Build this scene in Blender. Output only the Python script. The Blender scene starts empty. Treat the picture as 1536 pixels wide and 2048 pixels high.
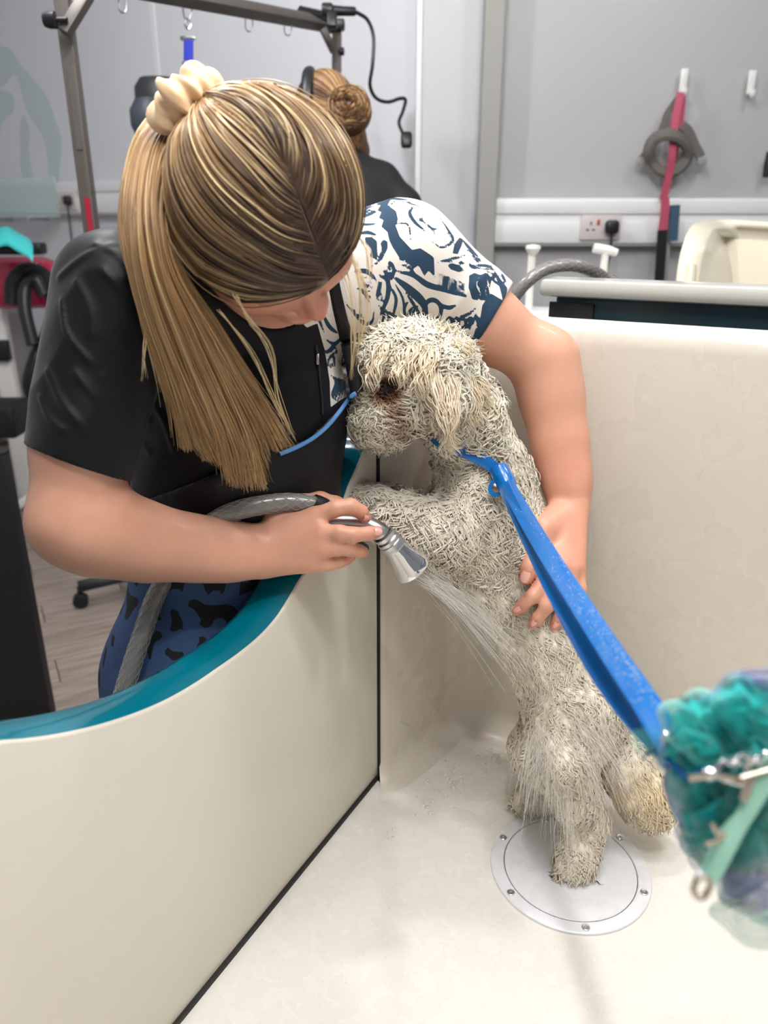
import bpy, math, random
import numpy as np
from mathutils import Vector, Matrix

# ------------------------------------------------------------------ camera, light, exposure
S = bpy.context.scene
COL = S.collection
FPX = 1560.0                       # focal length in pixels of the 1536x2048 frame
CAMZ = 1.40
TH = math.radians(21.0)
cam_data = bpy.data.cameras.new('camera')
cam = bpy.data.objects.new('camera', cam_data)
COL.objects.link(cam)
cam_data.sensor_fit = 'VERTICAL'
cam_data.sensor_height = 36.0
cam_data.sensor_width = 27.0
cam_data.lens = FPX / 2048 * 36.0
cam_data.clip_start = 0.02
cam_data.clip_end = 60
cam.location = (0, 0, CAMZ)
cam.rotation_euler = (math.pi / 2 - TH, 0, 0)
cam_data.dof.use_dof = True
cam_data.dof.focus_distance = 1.04
cam_data.dof.aperture_fstop = 4.2
S.camera = cam
S.view_settings.view_transform = 'Standard'
S.view_settings.look = 'None'
S.view_settings.gamma = 1.0
S.view_settings.use_curve_mapping = False
S.view_settings.exposure = 0.0
S.cycles.diffuse_bounces = 8
S.cycles.max_bounces = 14
S.cycles.transparent_max_bounces = 24

world = bpy.data.worlds.new('world')
S.world = world
world.use_nodes = True
world.node_tree.nodes['Background'].inputs[0].default_value = (0.93, 0.96, 1.0, 1)
world.node_tree.nodes['Background'].inputs[1].default_value = 0.22

def lamp(name, loc, power, radius, color=(1, 0.97, 0.93), spot=None, target=None):
    d = bpy.data.lights.new(name, 'SPOT' if spot else 'POINT')
    d.energy = power
    d.color = color
    d.shadow_soft_size = radius
    o = bpy.data.objects.new(name, d)
    if spot:
        d.spot_size = math.radians(spot)
        d.spot_blend = 0.5
        o.rotation_euler = (Vector(target) - Vector(loc)).to_track_quat('-Z', 'Y').to_euler()
    o.location = loc
    COL.objects.link(o)
    return o

def area(name, loc, target, size, power, color=(1, 1, 1)):
    d = bpy.data.lights.new(name, 'AREA')
    d.shape = 'RECTANGLE'
    d.size, d.size_y = size
    d.energy = power
    d.color = color
    o = bpy.data.objects.new(name, d)
    o.location = loc
    o.rotation_euler = (Vector(target) - Vector(loc)).to_track_quat('-Z', 'Y').to_euler()
    COL.objects.link(o)
    return o

lamp('ceiling_spot_light', (-0.02, -0.05, 2.65), 25, 0.04, (1, 0.965, 0.92))
lamp('ceiling_spot_light', (-0.06, 0.66, 2.65), 20, 0.035, (1, 0.965, 0.92))
lamp('ceiling_spot_light', (0.60, 0.60, 2.65), 24, 0.05, (1, 0.965, 0.92))
lamp('ceiling_spot_light', (-0.10, 1.28, 2.65), 36, 0.04, (1, 0.965, 0.92))
lamp('ceiling_spot_light', (-0.9, 2.1, 2.65), 42, 0.05, (0.97, 0.98, 1.0))
lamp('ceiling_spot_light', (1.3, 1.7, 2.65), 17, 0.05, (0.98, 0.98, 1.0))
area('soft_fill_light', (0.35, 0.1, 2.68), (0.1, 0.9, 0.6), (0.8, 0.8), 9, (1, 0.98, 0.95))  # added soft fill over the bath, not a seen fitting

# ------------------------------------------------------------------ frames
Rv = np.array([1.0, 0, 0])
Uv = np.array([0, math.sin(TH), math.cos(TH)])
Fv = np.array([0, math.cos(TH), -math.sin(TH)])
Cv = np.array([0, 0, CAMZ])

def P(u, v, d):
    """the point d metres deep on the line of sight through pixel u, v"""
    return Cv + d * ((u - 768) / FPX * Rv - (v - 1024) / FPX * Uv + Fv)

def ray(u, v):
    return (u - 768) / FPX * Rv - (v - 1024) / FPX * Uv + Fv

def on_plane(u, v, p0, n):
    r = ray(u, v)
    return Cv + r * (np.dot(np.array(p0) - Cv, n) / np.dot(r, n))

def on_z(u, v, z):
    return on_plane(u, v, (0, 0, z), np.array([0, 0, 1.0]))

# ------------------------------------------------------------------ tagging
def tag(o, label=None, cat=None, group=None, kind=None):
    if label: o['label'] = label
    if cat: o['category'] = cat
    if group: o['group'] = group
    if kind: o['kind'] = kind
    return o

def empty(name, loc=(0, 0, 0), label=None, cat=None, group=None):
    o = bpy.data.objects.new(name, None)
    o.empty_display_size = 0.05
    COL.objects.link(o)
    o.location = loc
    tag(o, label, cat, group)
    return o

def link(o, parent=None):
    COL.objects.link(o)
    if parent is not None:
        o.parent = parent
        # children are modelled in world coordinates: undo the place of their empty
        r = parent
        off = Vector((0, 0, 0))
        while r is not None:
            off += Vector(r.location)
            r = r.parent
        o.location = -off
    return o

# ------------------------------------------------------------------ meshes from arrays
def mesh_np(name, verts, faces, mat=None, parent=None, smooth=True, attrs=None):
    """faces: array (n,3) or (n,4), or a list of index lists"""
    me = bpy.data.meshes.new(name)
    verts = np.asarray(verts, dtype=np.float32)
    if isinstance(faces, np.ndarray):
        n, k = faces.shape
        me.vertices.add(len(verts))
        me.vertices.foreach_set('co', verts.ravel())
        me.loops.add(n * k)
        me.loops.foreach_set('vertex_index', faces.astype(np.int32).ravel())
        me.polygons.add(n)
        me.polygons.foreach_set('loop_start', np.arange(0, n * k, k, dtype=np.int32))
        me.update(calc_edges=True)
    else:
        me.from_pydata([tuple(map(float, v)) for v in verts], [], [tuple(int(i) for i in f) for f in faces])
    me.polygons.foreach_set('use_smooth', np.full(len(me.polygons), smooth, dtype=bool))
    if attrs:
        for an, arr in attrs.items():
            arr = np.asarray(arr, dtype=np.float32)
            if arr.ndim == 1:
                a = me.attributes.new(an, 'FLOAT', 'POINT')
                a.data.foreach_set('value', arr)
            else:
                a = me.attributes.new(an, 'FLOAT_COLOR', 'POINT')
                if arr.shape[1] == 3:
                    arr = np.concatenate([arr, np.ones((len(arr), 1), np.float32)], 1)
                a.data.foreach_set('color', np.ascontiguousarray(arr).ravel())
    if mat: me.materials.append(mat)
    me.update()
    o = bpy.data.objects.new(name, me)
    return link(o, parent)

class MB:
    """collects simple solids, then builds them as one mesh"""
    def __init__(s):
        s.v = []; s.f = []
    def add(s, v, f):
        b = len(s.v)
        s.v += [tuple(map(float, p)) for p in v]
        s.f += [tuple(i + b for i in q) for q in f]
        return s
    def box(s, c, size, ax=None, bev=0.0):
        """box about c; ax three unit axes; bev bevels all edges"""
        c = np.array(c, float)
        ax = np.eye(3) if ax is None else np.array(ax, float)
        h = np.array(size, float) / 2
        if bev <= 0:
            pts = [c + (sx * h[0]) * ax[0] + (sy * h[1]) * ax[1] + (sz * h[2]) * ax[2]
                   for sz in (-1, 1) for sy in (-1, 1) for sx in (-1, 1)]
            fs = [(0, 2, 3, 1), (4, 5, 7, 6), (0, 1, 5, 4), (2, 6, 7, 3), (0, 4, 6, 2), (1, 3, 7, 5)]
            return s.add(pts, fs)
        b = min(bev, min(h) * 0.95)
        prof = []
        for (cx, cy, a0) in ((1, 1, 0), (-1, 1, 90), (-1, -1, 180), (1, -1, 270)):
            for k in range(4):
                a = math.radians(a0 + k * 30)
                prof.append((cx * (h[0] - b) + b * math.cos(a), cy * (h[1] - b) + b * math.sin(a), math.cos(a), math.sin(a)))
        n = len(prof)
        rings = []
        for (z, ins) in ((-h[2], b), (-h[2] + b * 0.3, b * 0.3), (-h[2] + b, 0), (h[2] - b, 0), (h[2] - b * 0.3, b * 0.3), (h[2], b)):
            rings.append([c + (x - ins * nx) * ax[0] + (y - ins * ny) * ax[1] + z * ax[2] for x, y, nx, ny in prof])
        pts = [p for r in rings for p in r]
        fs = []
        for i in range(len(rings) - 1):
            for j in range(n):
                fs.append((i * n + j, i * n + (j + 1) % n, (i + 1) * n + (j + 1) % n, (i + 1) * n + j))
        fs.append(tuple(reversed(range(n))))
        fs.append(tuple(range((len(rings) - 1) * n, len(rings) * n)))
        return s.add(pts, fs)
    def tube(s, pts, r, n=10, cap=True, flat=None, closed=False):
        """swept tube; r number or list; flat=(axis, factor) squashes the section"""
        pts = [np.array(p, float) for p in pts]
        m = len(pts)
        rr = [r] * m if np.isscalar(r) else list(r)
        T = []
        for i in range(m):
            if closed:
                t = pts[(i + 1) % m] - pts[(i - 1) % m]
            else:
                t = pts[min(i + 1, m - 1)] - pts[max(i - 1, 0)]
            T.append(t / (np.linalg.norm(t) + 1e-12))
        ref = np.array([0, 0, 1.0])
        if abs(T[0][2]) > 0.9: ref = np.array([1.0, 0, 0])
        nrm = np.cross(T[0], ref); nrm /= np.linalg.norm(nrm)
        V = []
        for i in range(m):
            nrm = nrm - np.dot(nrm, T[i]) * T[i]
            nrm /= np.linalg.norm(nrm) + 1e-12
            bn = np.cross(T[i], nrm)
            for k in range(n):
                a = 2 * math.pi * k / n
                off = rr[i] * (math.cos(a) * nrm + math.sin(a) * bn)
                if flat is not None:
                    ax_, fac = flat
                    ax_ = np.array(ax_, float)
                    off = off + (fac - 1) * np.dot(off, ax_) * ax_
                V.append(pts[i] + off)
        Fc = []
        for i in range(m if closed else m - 1):
            i2 = (i + 1) % m
            for k in range(n):
                Fc.append((i * n + k, i * n + (k + 1) % n, i2 * n + (k + 1) % n, i2 * n + k))
        if cap and not closed:
            Fc.append(tuple(reversed(range(n))))
            Fc.append(tuple(range((m - 1) * n, m * n)))
        return s.add(V, Fc)
    def lathe(s, c, axis, prof, n=32):
        """prof: (radius, height along axis)"""
        c = np.array(c, float); ax_ = np.array(axis, float); ax_ /= np.linalg.norm(ax_)
        ref = np.array([1.0, 0, 0]) if abs(ax_[0]) < 0.8 else np.array([0, 1.0, 0])
        a1 = np.cross(ax_, ref); a1 /= np.linalg.norm(a1); a2 = np.cross(ax_, a1)
        V = []
        for r, h in prof:
            for k in range(n):
                a = 2 * math.pi * k / n
                V.append(c + ax_ * h + max(r, 1e-5) * (math.cos(a) * a1 + math.sin(a) * a2))
        Fc = []
        for i in range(len(prof) - 1):
            for k in range(n):
                Fc.append((i * n + k, i * n + (k + 1) % n, (i + 1) * n + (k + 1) % n, (i + 1) * n + k))
        return s.add(V, Fc)
    def prism(s, poly, d):
        """polygon (3-D points) pushed along d"""
        n = len(poly); d = np.array(d, float)
        V = [np.array(p, float) for p in poly] + [np.array(p, float) + d for p in poly]
        Fc = [tuple(reversed(range(n))), tuple(range(n, 2 * n))]
        for i in range(n):
            Fc.append((i, (i + 1) % n, n + (i + 1) % n, n + i))
        return s.add(V, Fc)
    def build(s, name, mat, parent=None, smooth=True, bevel=0.0, auto=35):
        o = mesh_np(name, np.array(s.v), s.f, mat, parent, smooth)
        import bmesh
        bm = bmesh.new(); bm.from_mesh(o.data)
        bmesh.ops.recalc_face_normals(bm, faces=bm.faces)
        if bevel > 0:
            es = [e for e in bm.edges if e.is_manifold and e.calc_face_angle(0) > 0.6]
            bmesh.ops.bevel(bm, geom=es, offset=bevel, segments=2, profile=0.6, affect='EDGES', clamp_overlap=True)
        if smooth:
            for f in bm.faces: f.smooth = True
            for e in bm.edges:
                if e.is_manifold and e.calc_face_angle(0) > math.radians(auto): e.smooth = False
        bm.to_mesh(o.data); bm.free()
        return o

def spline(pts, n=12, closed=False):
    """Catmull-Rom through pts (any dimension)"""
    p = [np.array(q, float) for q in pts]
    out = []
    m = len(p)
    for i in range(m if closed else m - 1):
        if closed:
            a, b, c, d = p[(i - 1) % m], p[i], p[(i + 1) % m], p[(i + 2) % m]
        else:
            a = p[i - 1] if i > 0 else 2 * p[0] - p[1]
            b, c = p[i], p[i + 1]
            d = p[i + 2] if i + 2 < m else 2 * p[-1] - p[-2]
        for k in range(n):
            t = k / n
            out.append(0.5 * ((2 * b) + (c - a) * t + (2 * a - 5 * b + 4 * c - d) * t * t + (3 * b - a - 3 * c + d) * t ** 3))
    if not closed: out.append(p[-1])
    return out

def tubes_np(paths, radii, sides=3):
    """paths (N,M,3), radii (N,M) -> verts, quads of many thin tubes"""
    N, M, _ = paths.shape
    T = np.gradient(paths, axis=1)
    T /= np.linalg.norm(T, axis=2, keepdims=True) + 1e-9
    ref = np.array([0.36, 0.48, 0.80])
    a1 = np.cross(T, ref); a1 /= np.linalg.norm(a1, axis=2, keepdims=True) + 1e-9
    a2 = np.cross(T, a1)
    ang = 2 * np.pi * np.arange(sides) / sides
    V = (paths[:, :, None, :] + radii[:, :, None, None] *
         (np.cos(ang)[None, None, :, None] * a1[:, :, None, :] + np.sin(ang)[None, None, :, None] * a2[:, :, None, :]))
    idx = np.arange(N * M * sides).reshape(N, M, sides)
    A = idx[:, :-1, :]; B = np.roll(A, -1, axis=2); D = idx[:, 1:, :]; Cc = np.roll(D, -1, axis=2)
    Q = np.stack([A, B, Cc, D], -1).reshape(-1, 4)
    return V.reshape(-1, 3), Q

# ------------------------------------------------------------------ signed distance modelling
class Field:
    def __init__(s, lo, hi, h):
        s.h = h; s.lo = np.array(lo, float)
        s.n = np.ceil((np.array(hi) - s.lo) / h).astype(int) + 1
        s.F = np.full(s.n, 0.1, np.float32)
    def _box(s, lo, hi, pad):
        i0 = np.clip(np.floor((np.array(lo) - pad - s.lo) / s.h).astype(int), 0, s.n)
        i1 = np.clip(np.ceil((np.array(hi) + pad - s.lo) / s.h).astype(int) + 1, 0, s.n)
        sl = tuple(slice(a, b) for a, b in zip(i0, i1))
        g = [(s.lo[k] + s.h * np.arange(i0[k], i1[k])).astype(np.float32) for k in range(3)]
        return sl, g[0][:, None, None], g[1][None, :, None], g[2][None, None, :]
    def _mix(s, sl, d, k, op='add'):
        a = s.F[sl]
        if a.size == 0: return
        if op == 'add':
            if k > 0:
                hh = np.maximum(k - np.abs(a - d), 0) / k
                s.F[sl] = np.minimum(a, d) - hh * hh * k * 0.25
            else: s.F[sl] = np.minimum(a, d)
        elif op == 'cut':
            d = -d
            if k > 0:
                hh = np.maximum(k - np.abs(a - d), 0) / k
                s.F[sl] = np.maximum(a, d) + hh * hh * k * 0.25
            else: s.F[sl] = np.maximum(a, d)
    def cone(s, a, b, ra, rb, k=0.01, flat=None, op='add', cuts=None):
        a = np.array(a, float); b = np.array(b, float)
        rm = max(ra, rb) * (flat[2] if flat is not None and len(flat) > 2 else 1.0)
        sl, X, Y, Z = s._box(np.minimum(a, b) - rm, np.maximum(a, b) + rm, k + 2.5 * s.h)
        ab = b - a; L2 = float(np.dot(ab, ab)) + 1e-12
        x, y, z = X - a[0], Y - a[1], Z - a[2]
        t = np.clip((x * ab[0] + y * ab[1] + z * ab[2]) / L2, 0, 1)
        dx, dy, dz = x - t * ab[0], y - t * ab[1], z - t * ab[2]
        if flat is not None:            # (axis, squash <1 thinner along the axis, stretch)
            ax_ = np.array(flat[0], float); ax_ /= np.linalg.norm(ax_)
            q = dx * ax_[0] + dy * ax_[1] + dz * ax_[2]
            m = 1.0 / flat[1] - 1
            dx, dy, dz = dx + m * q * ax_[0], dy + m * q * ax_[1], dz + m * q * ax_[2]
            d = (np.sqrt(dx * dx + dy * dy + dz * dz) - (ra + (rb - ra) * t)) * (0.5 + 0.5 * flat[1])
        else:
            d = np.sqrt(dx * dx + dy * dy + dz * dz) - (ra + (rb - ra) * t)
        if cuts:
            for (c0, nn) in cuts:
                nn = np.array(nn, float); nn /= np.linalg.norm(nn)
                d = np.maximum(d, (X - c0[0]) * nn[0] + (Y - c0[1]) * nn[1] + (Z - c0[2]) * nn[2])
        s._mix(sl, d.astype(np.float32), k, op)
    def chain(s, pts, rs, k=0.01, **kw):
        for i in range(len(pts) - 1):
            s.cone(pts[i], pts[i + 1], rs[i], rs[i + 1], k, **kw)
    def ell(s, c, r, axes=None, k=0.01, op='add'):
        c = np.array(c, float); r = np.array(r, float)
        A = np.eye(3) if axes is None else np.array(axes, float)
        ext = np.sqrt(((A * r[:, None]) ** 2).sum(0))
        sl, X, Y, Z = s._box(c - ext, c + ext, k + 2.5 * s.h)
        x, y, z = X - c[0], Y - c[1], Z - c[2]
        u = [(x * A[i][0] + y * A[i][1] + z * A[i][2]) / r[i] for i in range(3)]
        k0 = np.sqrt(u[0] ** 2 + u[1] ** 2 + u[2] ** 2)
        k1 = np.sqrt((u[0] / r[0]) ** 2 + (u[1] / r[1]) ** 2 + (u[2] / r[2]) ** 2) + 1e-9
        s._mix(sl, (k0 * (k0 - 1.0) / k1).astype(np.float32), k, op)
    def plane_cut(s, c0, nn):
        nn = np.array(nn, float); nn /= np.linalg.norm(nn)
        sl, X, Y, Z = s._box(s.lo, s.lo + s.h * s.n, 0)
        s.F[sl] = np.maximum(s.F[sl], ((X - c0[0]) * nn[0] + (Y - c0[1]) * nn[1] + (Z - c0[2]) * nn[2]).astype(np.float32))
    def mesh(s):
        F = s.F
        F[0] = F[-1] = 0.1; F[:, 0] = F[:, -1] = 0.1; F[:, :, 0] = F[:, :, -1] = 0.1
        ins = F < 0
        cnt = np.zeros(tuple(np.array(F.shape) - 1), np.uint8)
        for dx in (0, 1):
            for dy in (0, 1):
                for dz in (0, 1):
                    cnt += ins[dx:F.shape[0] - 1 + dx, dy:F.shape[1] - 1 + dy, dz:F.shape[2] - 1 + dz]
        act = (cnt > 0) & (cnt < 8)
        I = np.argwhere(act)
        ids = np.full(act.shape, -1, np.int32)
        ids[act] = np.arange(len(I))
        corner = {}
        for dx in (0, 1):
            for dy in (0, 1):
                for dz in (0, 1):
                    corner[(dx, dy, dz)] = F[I[:, 0] + dx, I[:, 1] + dy, I[:, 2] + dz]
        acc = np.zeros((len(I), 3)); num = np.zeros(len(I))
        for c0 in corner:
            for ax_ in range(3):
                if c0[ax_] == 1: continue
                c1 = list(c0); c1[ax_] = 1; c1 = tuple(c1)
                a, b = corner[c0], corner[c1]
                m = (a < 0) != (b < 0)
                t = a[m] / (a[m] - b[m])
                p = np.zeros((m.sum(), 3)) + np.array(c0)
                p[:, ax_] += t
                acc[m] += p; num[m] += 1
        V = s.lo + s.h * (I + acc / num[:, None])
        Q = []
        for ax_ in range(3):
            b1, b2 = (ax_ + 1) % 3, (ax_ + 2) % 3
            sa = [slice(None)] * 3; sb = [slice(None)] * 3
            sa[ax_] = slice(0, -1); sb[ax_] = slice(1, None)
            A, B = ins[tuple(sa)], ins[tuple(sb)]
            E = np.argwhere(A != B)
            E = E[(E[:, b1] > 0) & (E[:, b2] > 0) & (E[:, b1] < F.shape[b1] - 1) & (E[:, b2] < F.shape[b2] - 1)]
            flip = ~A[E[:, 0], E[:, 1], E[:, 2]]
            q = []
            for o1, o2 in ((-1, -1), (0, -1), (0, 0), (-1, 0)):
                e = E.copy(); e[:, b1] += o1; e[:, b2] += o2
                q.append(ids[e[:, 0], e[:, 1], e[:, 2]])
            q = np.stack(q, 1)
            q[flip] = q[flip][:, ::-1]
            Q.append(q)
        return V, np.concatenate(Q)

def vnormals(V, Q):
    n = np.cross(V[Q[:, 2]] - V[Q[:, 0]], V[Q[:, 3]] - V[Q[:, 1]])
    N = np.zeros_like(V)
    for k in range(4):
        for c in range(3):
            N[:, c] += np.bincount(Q[:, k], n[:, c], len(V))
    return N / (np.linalg.norm(N, axis=1, keepdims=True) + 1e-12)

def relax(V, Q, it=2, w=0.5):
    for _ in range(it):
        A = np.zeros_like(V); c = np.zeros(len(V))
        for k in range(4):
            for j in (1, 3):
                i0, i1 = Q[:, k], Q[:, (k + j) % 4]
                for d in range(3): A[:, d] += np.bincount(i0, V[i1, d], len(V))
                c += np.bincount(i0, minlength=len(V))
        V = V + w * (A / np.maximum(c, 1)[:, None] - V)
    return V

_rng = np.random.RandomState(7)
_NT = _rng.rand(32, 32, 32).astype(np.float32)
def vnoise(p, scale):
    """value noise, p (N,3), about -1..1"""
    q = p * scale
    i = np.floor(q).astype(int); f = q - i
    f = f * f * (3 - 2 * f)
    out = 0
    for dx in (0, 1):
        for dy in (0, 1):
            for dz in (0, 1):
                w = (f[:, 0] if dx else 1 - f[:, 0]) * (f[:, 1] if dy else 1 - f[:, 1]) * (f[:, 2] if dz else 1 - f[:, 2])
                out = out + w * _NT[(i[:, 0] + dx) % 32, (i[:, 1] + dy) % 32, (i[:, 2] + dz) % 32]
    return out * 2 - 1

def sd_poly(q, poly):
    """signed distance of points q (N,2) to a polygon (negative inside)"""
    poly = np.array(poly, float)
    d = np.full(len(q), 1e9); inside = np.zeros(len(q), bool)
    for i in range(len(poly)):
        a, b = poly[i], poly[(i + 1) % len(poly)]
        ab = b - a; ap = q - a
        t = np.clip((ap @ ab) / (ab @ ab + 1e-9), 0, 1)
        d = np.minimum(d, np.hypot(*(ap - t[:, None] * ab).T))
        c = (a[1] > q[:, 1]) != (b[1] > q[:, 1])
        xi = a[0] + (q[:, 1] - a[1]) / (b[1] - a[1] + 1e-12) * (b[0] - a[0])
        inside ^= c & (q[:, 0] < xi)
    return np.where(inside, -d, d)

def sd_stroke(q, pts, w):
    pts = np.array(pts, float)
    n = len(pts)
    ws = [w] * n if np.isscalar(w) else list(w)
    d = np.full(len(q), 1e9)
    for i in range(n - 1):
        a, b = pts[i], pts[i + 1]
        ab = b - a; ap = q - a
        t = np.clip((ap @ ab) / (ab @ ab + 1e-9), 0, 1)
        d = np.minimum(d, np.hypot(*(ap - t[:, None] * ab).T) - (ws[i] + (ws[i + 1] - ws[i]) * t))
    return d

# ------------------------------------------------------------------ materials
def srgb(r, g, b):
    def f(c):
        c /= 255.0
        return c / 12.92 if c <= 0.04045 else ((c + 0.055) / 1.055) ** 2.4
    return (f(r), f(g), f(b))

def mat(name, color=(0.8, 0.8, 0.8), rough=0.5, metal=0.0, coat=0.0, spec=0.5, bump=None, bump2=None, vary=None,
        attr=None, trans=0.0, alpha=1.0, sss=0.0, emit=None, wave=None, printed=None, ior=1.45, aniso=None, sheen=0.0, rvary=None):
    m = bpy.data.materials.new(name)
    m.use_nodes = True
    nt = m.node_tree; N = nt.nodes; L = nt.links
    b = N['Principled BSDF']
    b.inputs['Base Color'].default_value = (*color, 1)
    b.inputs['Roughness'].default_value = rough
    b.inputs['Metallic'].default_value = metal
    b.inputs['Coat Weight'].default_value = coat
    b.inputs['Coat Roughness'].default_value = 0.08
    b.inputs['Specular IOR Level'].default_value = spec
    b.inputs['Transmission Weight'].default_value = trans
    b.inputs['Alpha'].default_value = alpha
    b.inputs['IOR'].default_value = ior
    b.inputs['Sheen Weight'].default_value = sheen
    if sss:
        b.inputs['Subsurface Weight'].default_value = sss
        b.inputs['Subsurface Radius'].default_value = (1.0, 0.35, 0.2)
        b.inputs['Subsurface Scale'].default_value = 0.006
    if emit:
        b.inputs['Emission Color'].default_value = (*emit[0], 1)
        b.inputs['Emission Strength'].default_value = emit[1]
    tc = N.new('ShaderNodeTexCoord')
    cs = None
    if attr:
        a = N.new('ShaderNodeAttribute'); a.attribute_name = attr
        cs = a.outputs['Color']
    if vary:                                # (scale, amount, colour2[, stretch])
        n = N.new('ShaderNodeTexNoise'); n.inputs['Scale'].default_value = vary[0]; n.inputs['Detail'].default_value = 5
        mp = N.new('ShaderNodeMapping')
        if len(vary) > 3: mp.inputs['Scale'].default_value = vary[3]
        L.new(tc.outputs['Object'], mp.inputs[0]); L.new(mp.outputs[0], n.inputs['Vector'])
        r = N.new('ShaderNodeMapRange')
        r.inputs[1].default_value = 0.35; r.inputs[2].default_value = 0.65
        r.inputs[3].default_value = 0; r.inputs[4].default_value = vary[1]
        L.new(n.outputs[0], r.inputs[0])
        mx = N.new('ShaderNodeMix'); mx.data_type = 'RGBA'
        L.new(r.outputs[0], mx.inputs[0])
        if cs: L.new(cs, mx.inputs[6])
        else: mx.inputs[6].default_value = (*color, 1)
        mx.inputs[7].default_value = (*vary[2], 1)
        cs = mx.outputs[2]
    if printed:                             # (attribute, ink colour)
        a = N.new('ShaderNodeAttribute'); a.attribute_name = printed[0]
        r = N.new('ShaderNodeMapRange')
        r.inputs[1].default_value = -0.4; r.inputs[2].default_value = 0.4
        r.inputs[3].default_value = 1; r.inputs[4].default_value = 0
        L.new(a.outputs['Fac'], r.inputs[0])
        mx = N.new('ShaderNodeMix'); mx.data_type = 'RGBA'
        L.new(r.outputs[0], mx.inputs[0])
        if cs: L.new(cs, mx.inputs[6])
        else: mx.inputs[6].default_value = (*color, 1)
        mx.inputs[7].default_value = (*printed[1], 1)
        cs = mx.outputs[2]
    if cs: L.new(cs, b.inputs['Base Color'])
    last = None
    for bp in (bump, bump2):
        if not bp: continue
        n = N.new('ShaderNodeTexNoise'); n.inputs['Scale'].default_value = bp[0]; n.inputs['Detail'].default_value = 4
        mp = N.new('ShaderNodeMapping')
        if len(bp) > 3: mp.inputs['Scale'].default_value = bp[3]
        L.new(tc.outputs['Object'], mp.inputs[0]); L.new(mp.outputs[0], n.inputs['Vector'])
        bn = N.new('ShaderNodeBump'); bn.inputs['Strength'].default_value = bp[1]; bn.inputs['Distance'].default_value = bp[2]
        L.new(n.outputs[0], bn.inputs['Height'])
        if last: L.new(last, bn.inputs['Normal'])
        last = bn.outputs[0]
    if wave:                                # (scale, strength, distance, direction)
        n = N.new('ShaderNodeTexWave'); n.inputs['Scale'].default_value = wave[0]
        n.bands_direction = wave[3]
        n.inputs['Distortion'].default_value = 0.3
        L.new(tc.outputs['Object'], n.inputs['Vector'])
        bn = N.new('ShaderNodeBump'); bn.inputs['Strength'].default_value = wave[1]; bn.inputs['Distance'].default_value = wave[2]
        L.new(n.outputs['Fac'], bn.inputs['Height'])
        if last: L.new(last, bn.inputs['Normal'])
        last = bn.outputs[0]
    if last: L.new(last, b.inputs['Normal'])
    if rvary:                               # (scale, lo, hi)
        n = N.new('ShaderNodeTexNoise'); n.inputs['Scale'].default_value = rvary[0]
        L.new(tc.outputs['Object'], n.inputs['Vector'])
        r = N.new('ShaderNodeMapRange'); r.inputs[1].default_value = 0.4; r.inputs[2].default_value = 0.6
        r.inputs[3].default_value = rvary[1]; r.inputs[4].default_value = rvary[2]
        L.new(n.outputs[0], r.inputs[0]); L.new(r.outputs[0], b.inputs['Roughness'])
    return m
# ------------------------------------------------------------------ materials of the place
M_GEL = mat('gelcoat', srgb(209, 203, 193), 0.28, coat=0.35, vary=(3.0, 0.08, srgb(204, 198, 187)), bump=(9, 0.05, 0.02), rvary=(14, 0.2, 0.42))
M_GELWET = mat('gelcoat_wet', srgb(223, 221, 215), 0.16, coat=0.8, vary=(6.0, 0.1, srgb(226, 222, 213)), bump=(26, 0.16, 0.012), bump2=(240, 0.10, 0.003), rvary=(30, 0.08, 0.35))
M_PANEL = mat('panel_gelcoat', srgb(206, 202, 191), 0.36, coat=0.25, vary=(5.0, 0.25, srgb(193, 187, 172), (1.0, 1.0, 0.25)), bump=(30, 0.06, 0.008, (1, 1, 0.2)))
M_TEAL = mat('teal_gelcoat', srgb(0, 112, 132), 0.12, coat=0.6)
M_TEALSHADE = mat('shaded_teal', srgb(16, 52, 62), 0.3)  # rear bath teal with the shade under its rim in the colour
M_GASKET = mat('gasket', (0.012, 0.012, 0.012), 0.6)
M_RIMW = mat('white_rim', srgb(188, 188, 182), 0.25, coat=0.4)
M_WALL = mat('wall_paint', srgb(212, 213, 217), 0.45, vary=(1.2, 0.4, srgb(204, 206, 209)))
M_WALLR = mat('wall_cladding', srgb(178, 178, 180), 0.38, vary=(1.0, 0.4, srgb(170, 171, 172)))
M_TRIM = mat('trim_plastic', srgb(222, 223, 224), 0.35)
M_TRIMG = mat('trim_grey', srgb(150, 149, 144), 0.5)
M_PLASTW = mat('white_plastic', srgb(225, 224, 220), 0.3)
M_BLK = mat('black_plastic', (0.012, 0.012, 0.014), 0.4)
M_BLKM = mat('black_board', (0.009, 0.009, 0.012), 0.55, bump=(60, 0.1, 0.01))
M_STEEL = mat('brushed_steel', srgb(150, 146, 140), 0.38, metal=0.85)
M_STEELD = mat('dull_steel', srgb(98, 92, 87), 0.5, metal=0.5)
M_CHROME = mat('chrome', (0.82, 0.83, 0.85), 0.08, metal=1.0)
M_SATIN = mat('satin_chrome', (0.62, 0.63, 0.65), 0.28, metal=1.0)
M_PINKD = mat('magenta_plastic', srgb(190, 12, 70), 0.3, coat=0.4)
M_DISC = mat('drain_plastic', srgb(218, 220, 226), 0.25, coat=0.5, bump=(40, 0.15, 0.01), rvary=(22, 0.12, 0.4))
M_WOOD = mat('grey_wood_floor', srgb(132, 118, 108), 0.5, vary=(3.0, 0.9, srgb(170, 157, 146), (1.2, 14, 1)), bump=(20, 0.1, 0.01, (1, 12, 1)))
M_HOSE = mat('reinforced_hose', srgb(126, 123, 120), 0.25, spec=0.6, coat=0.3)
M_BRAID = mat('hose_braid', srgb(168, 166, 164), 0.35)

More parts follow.
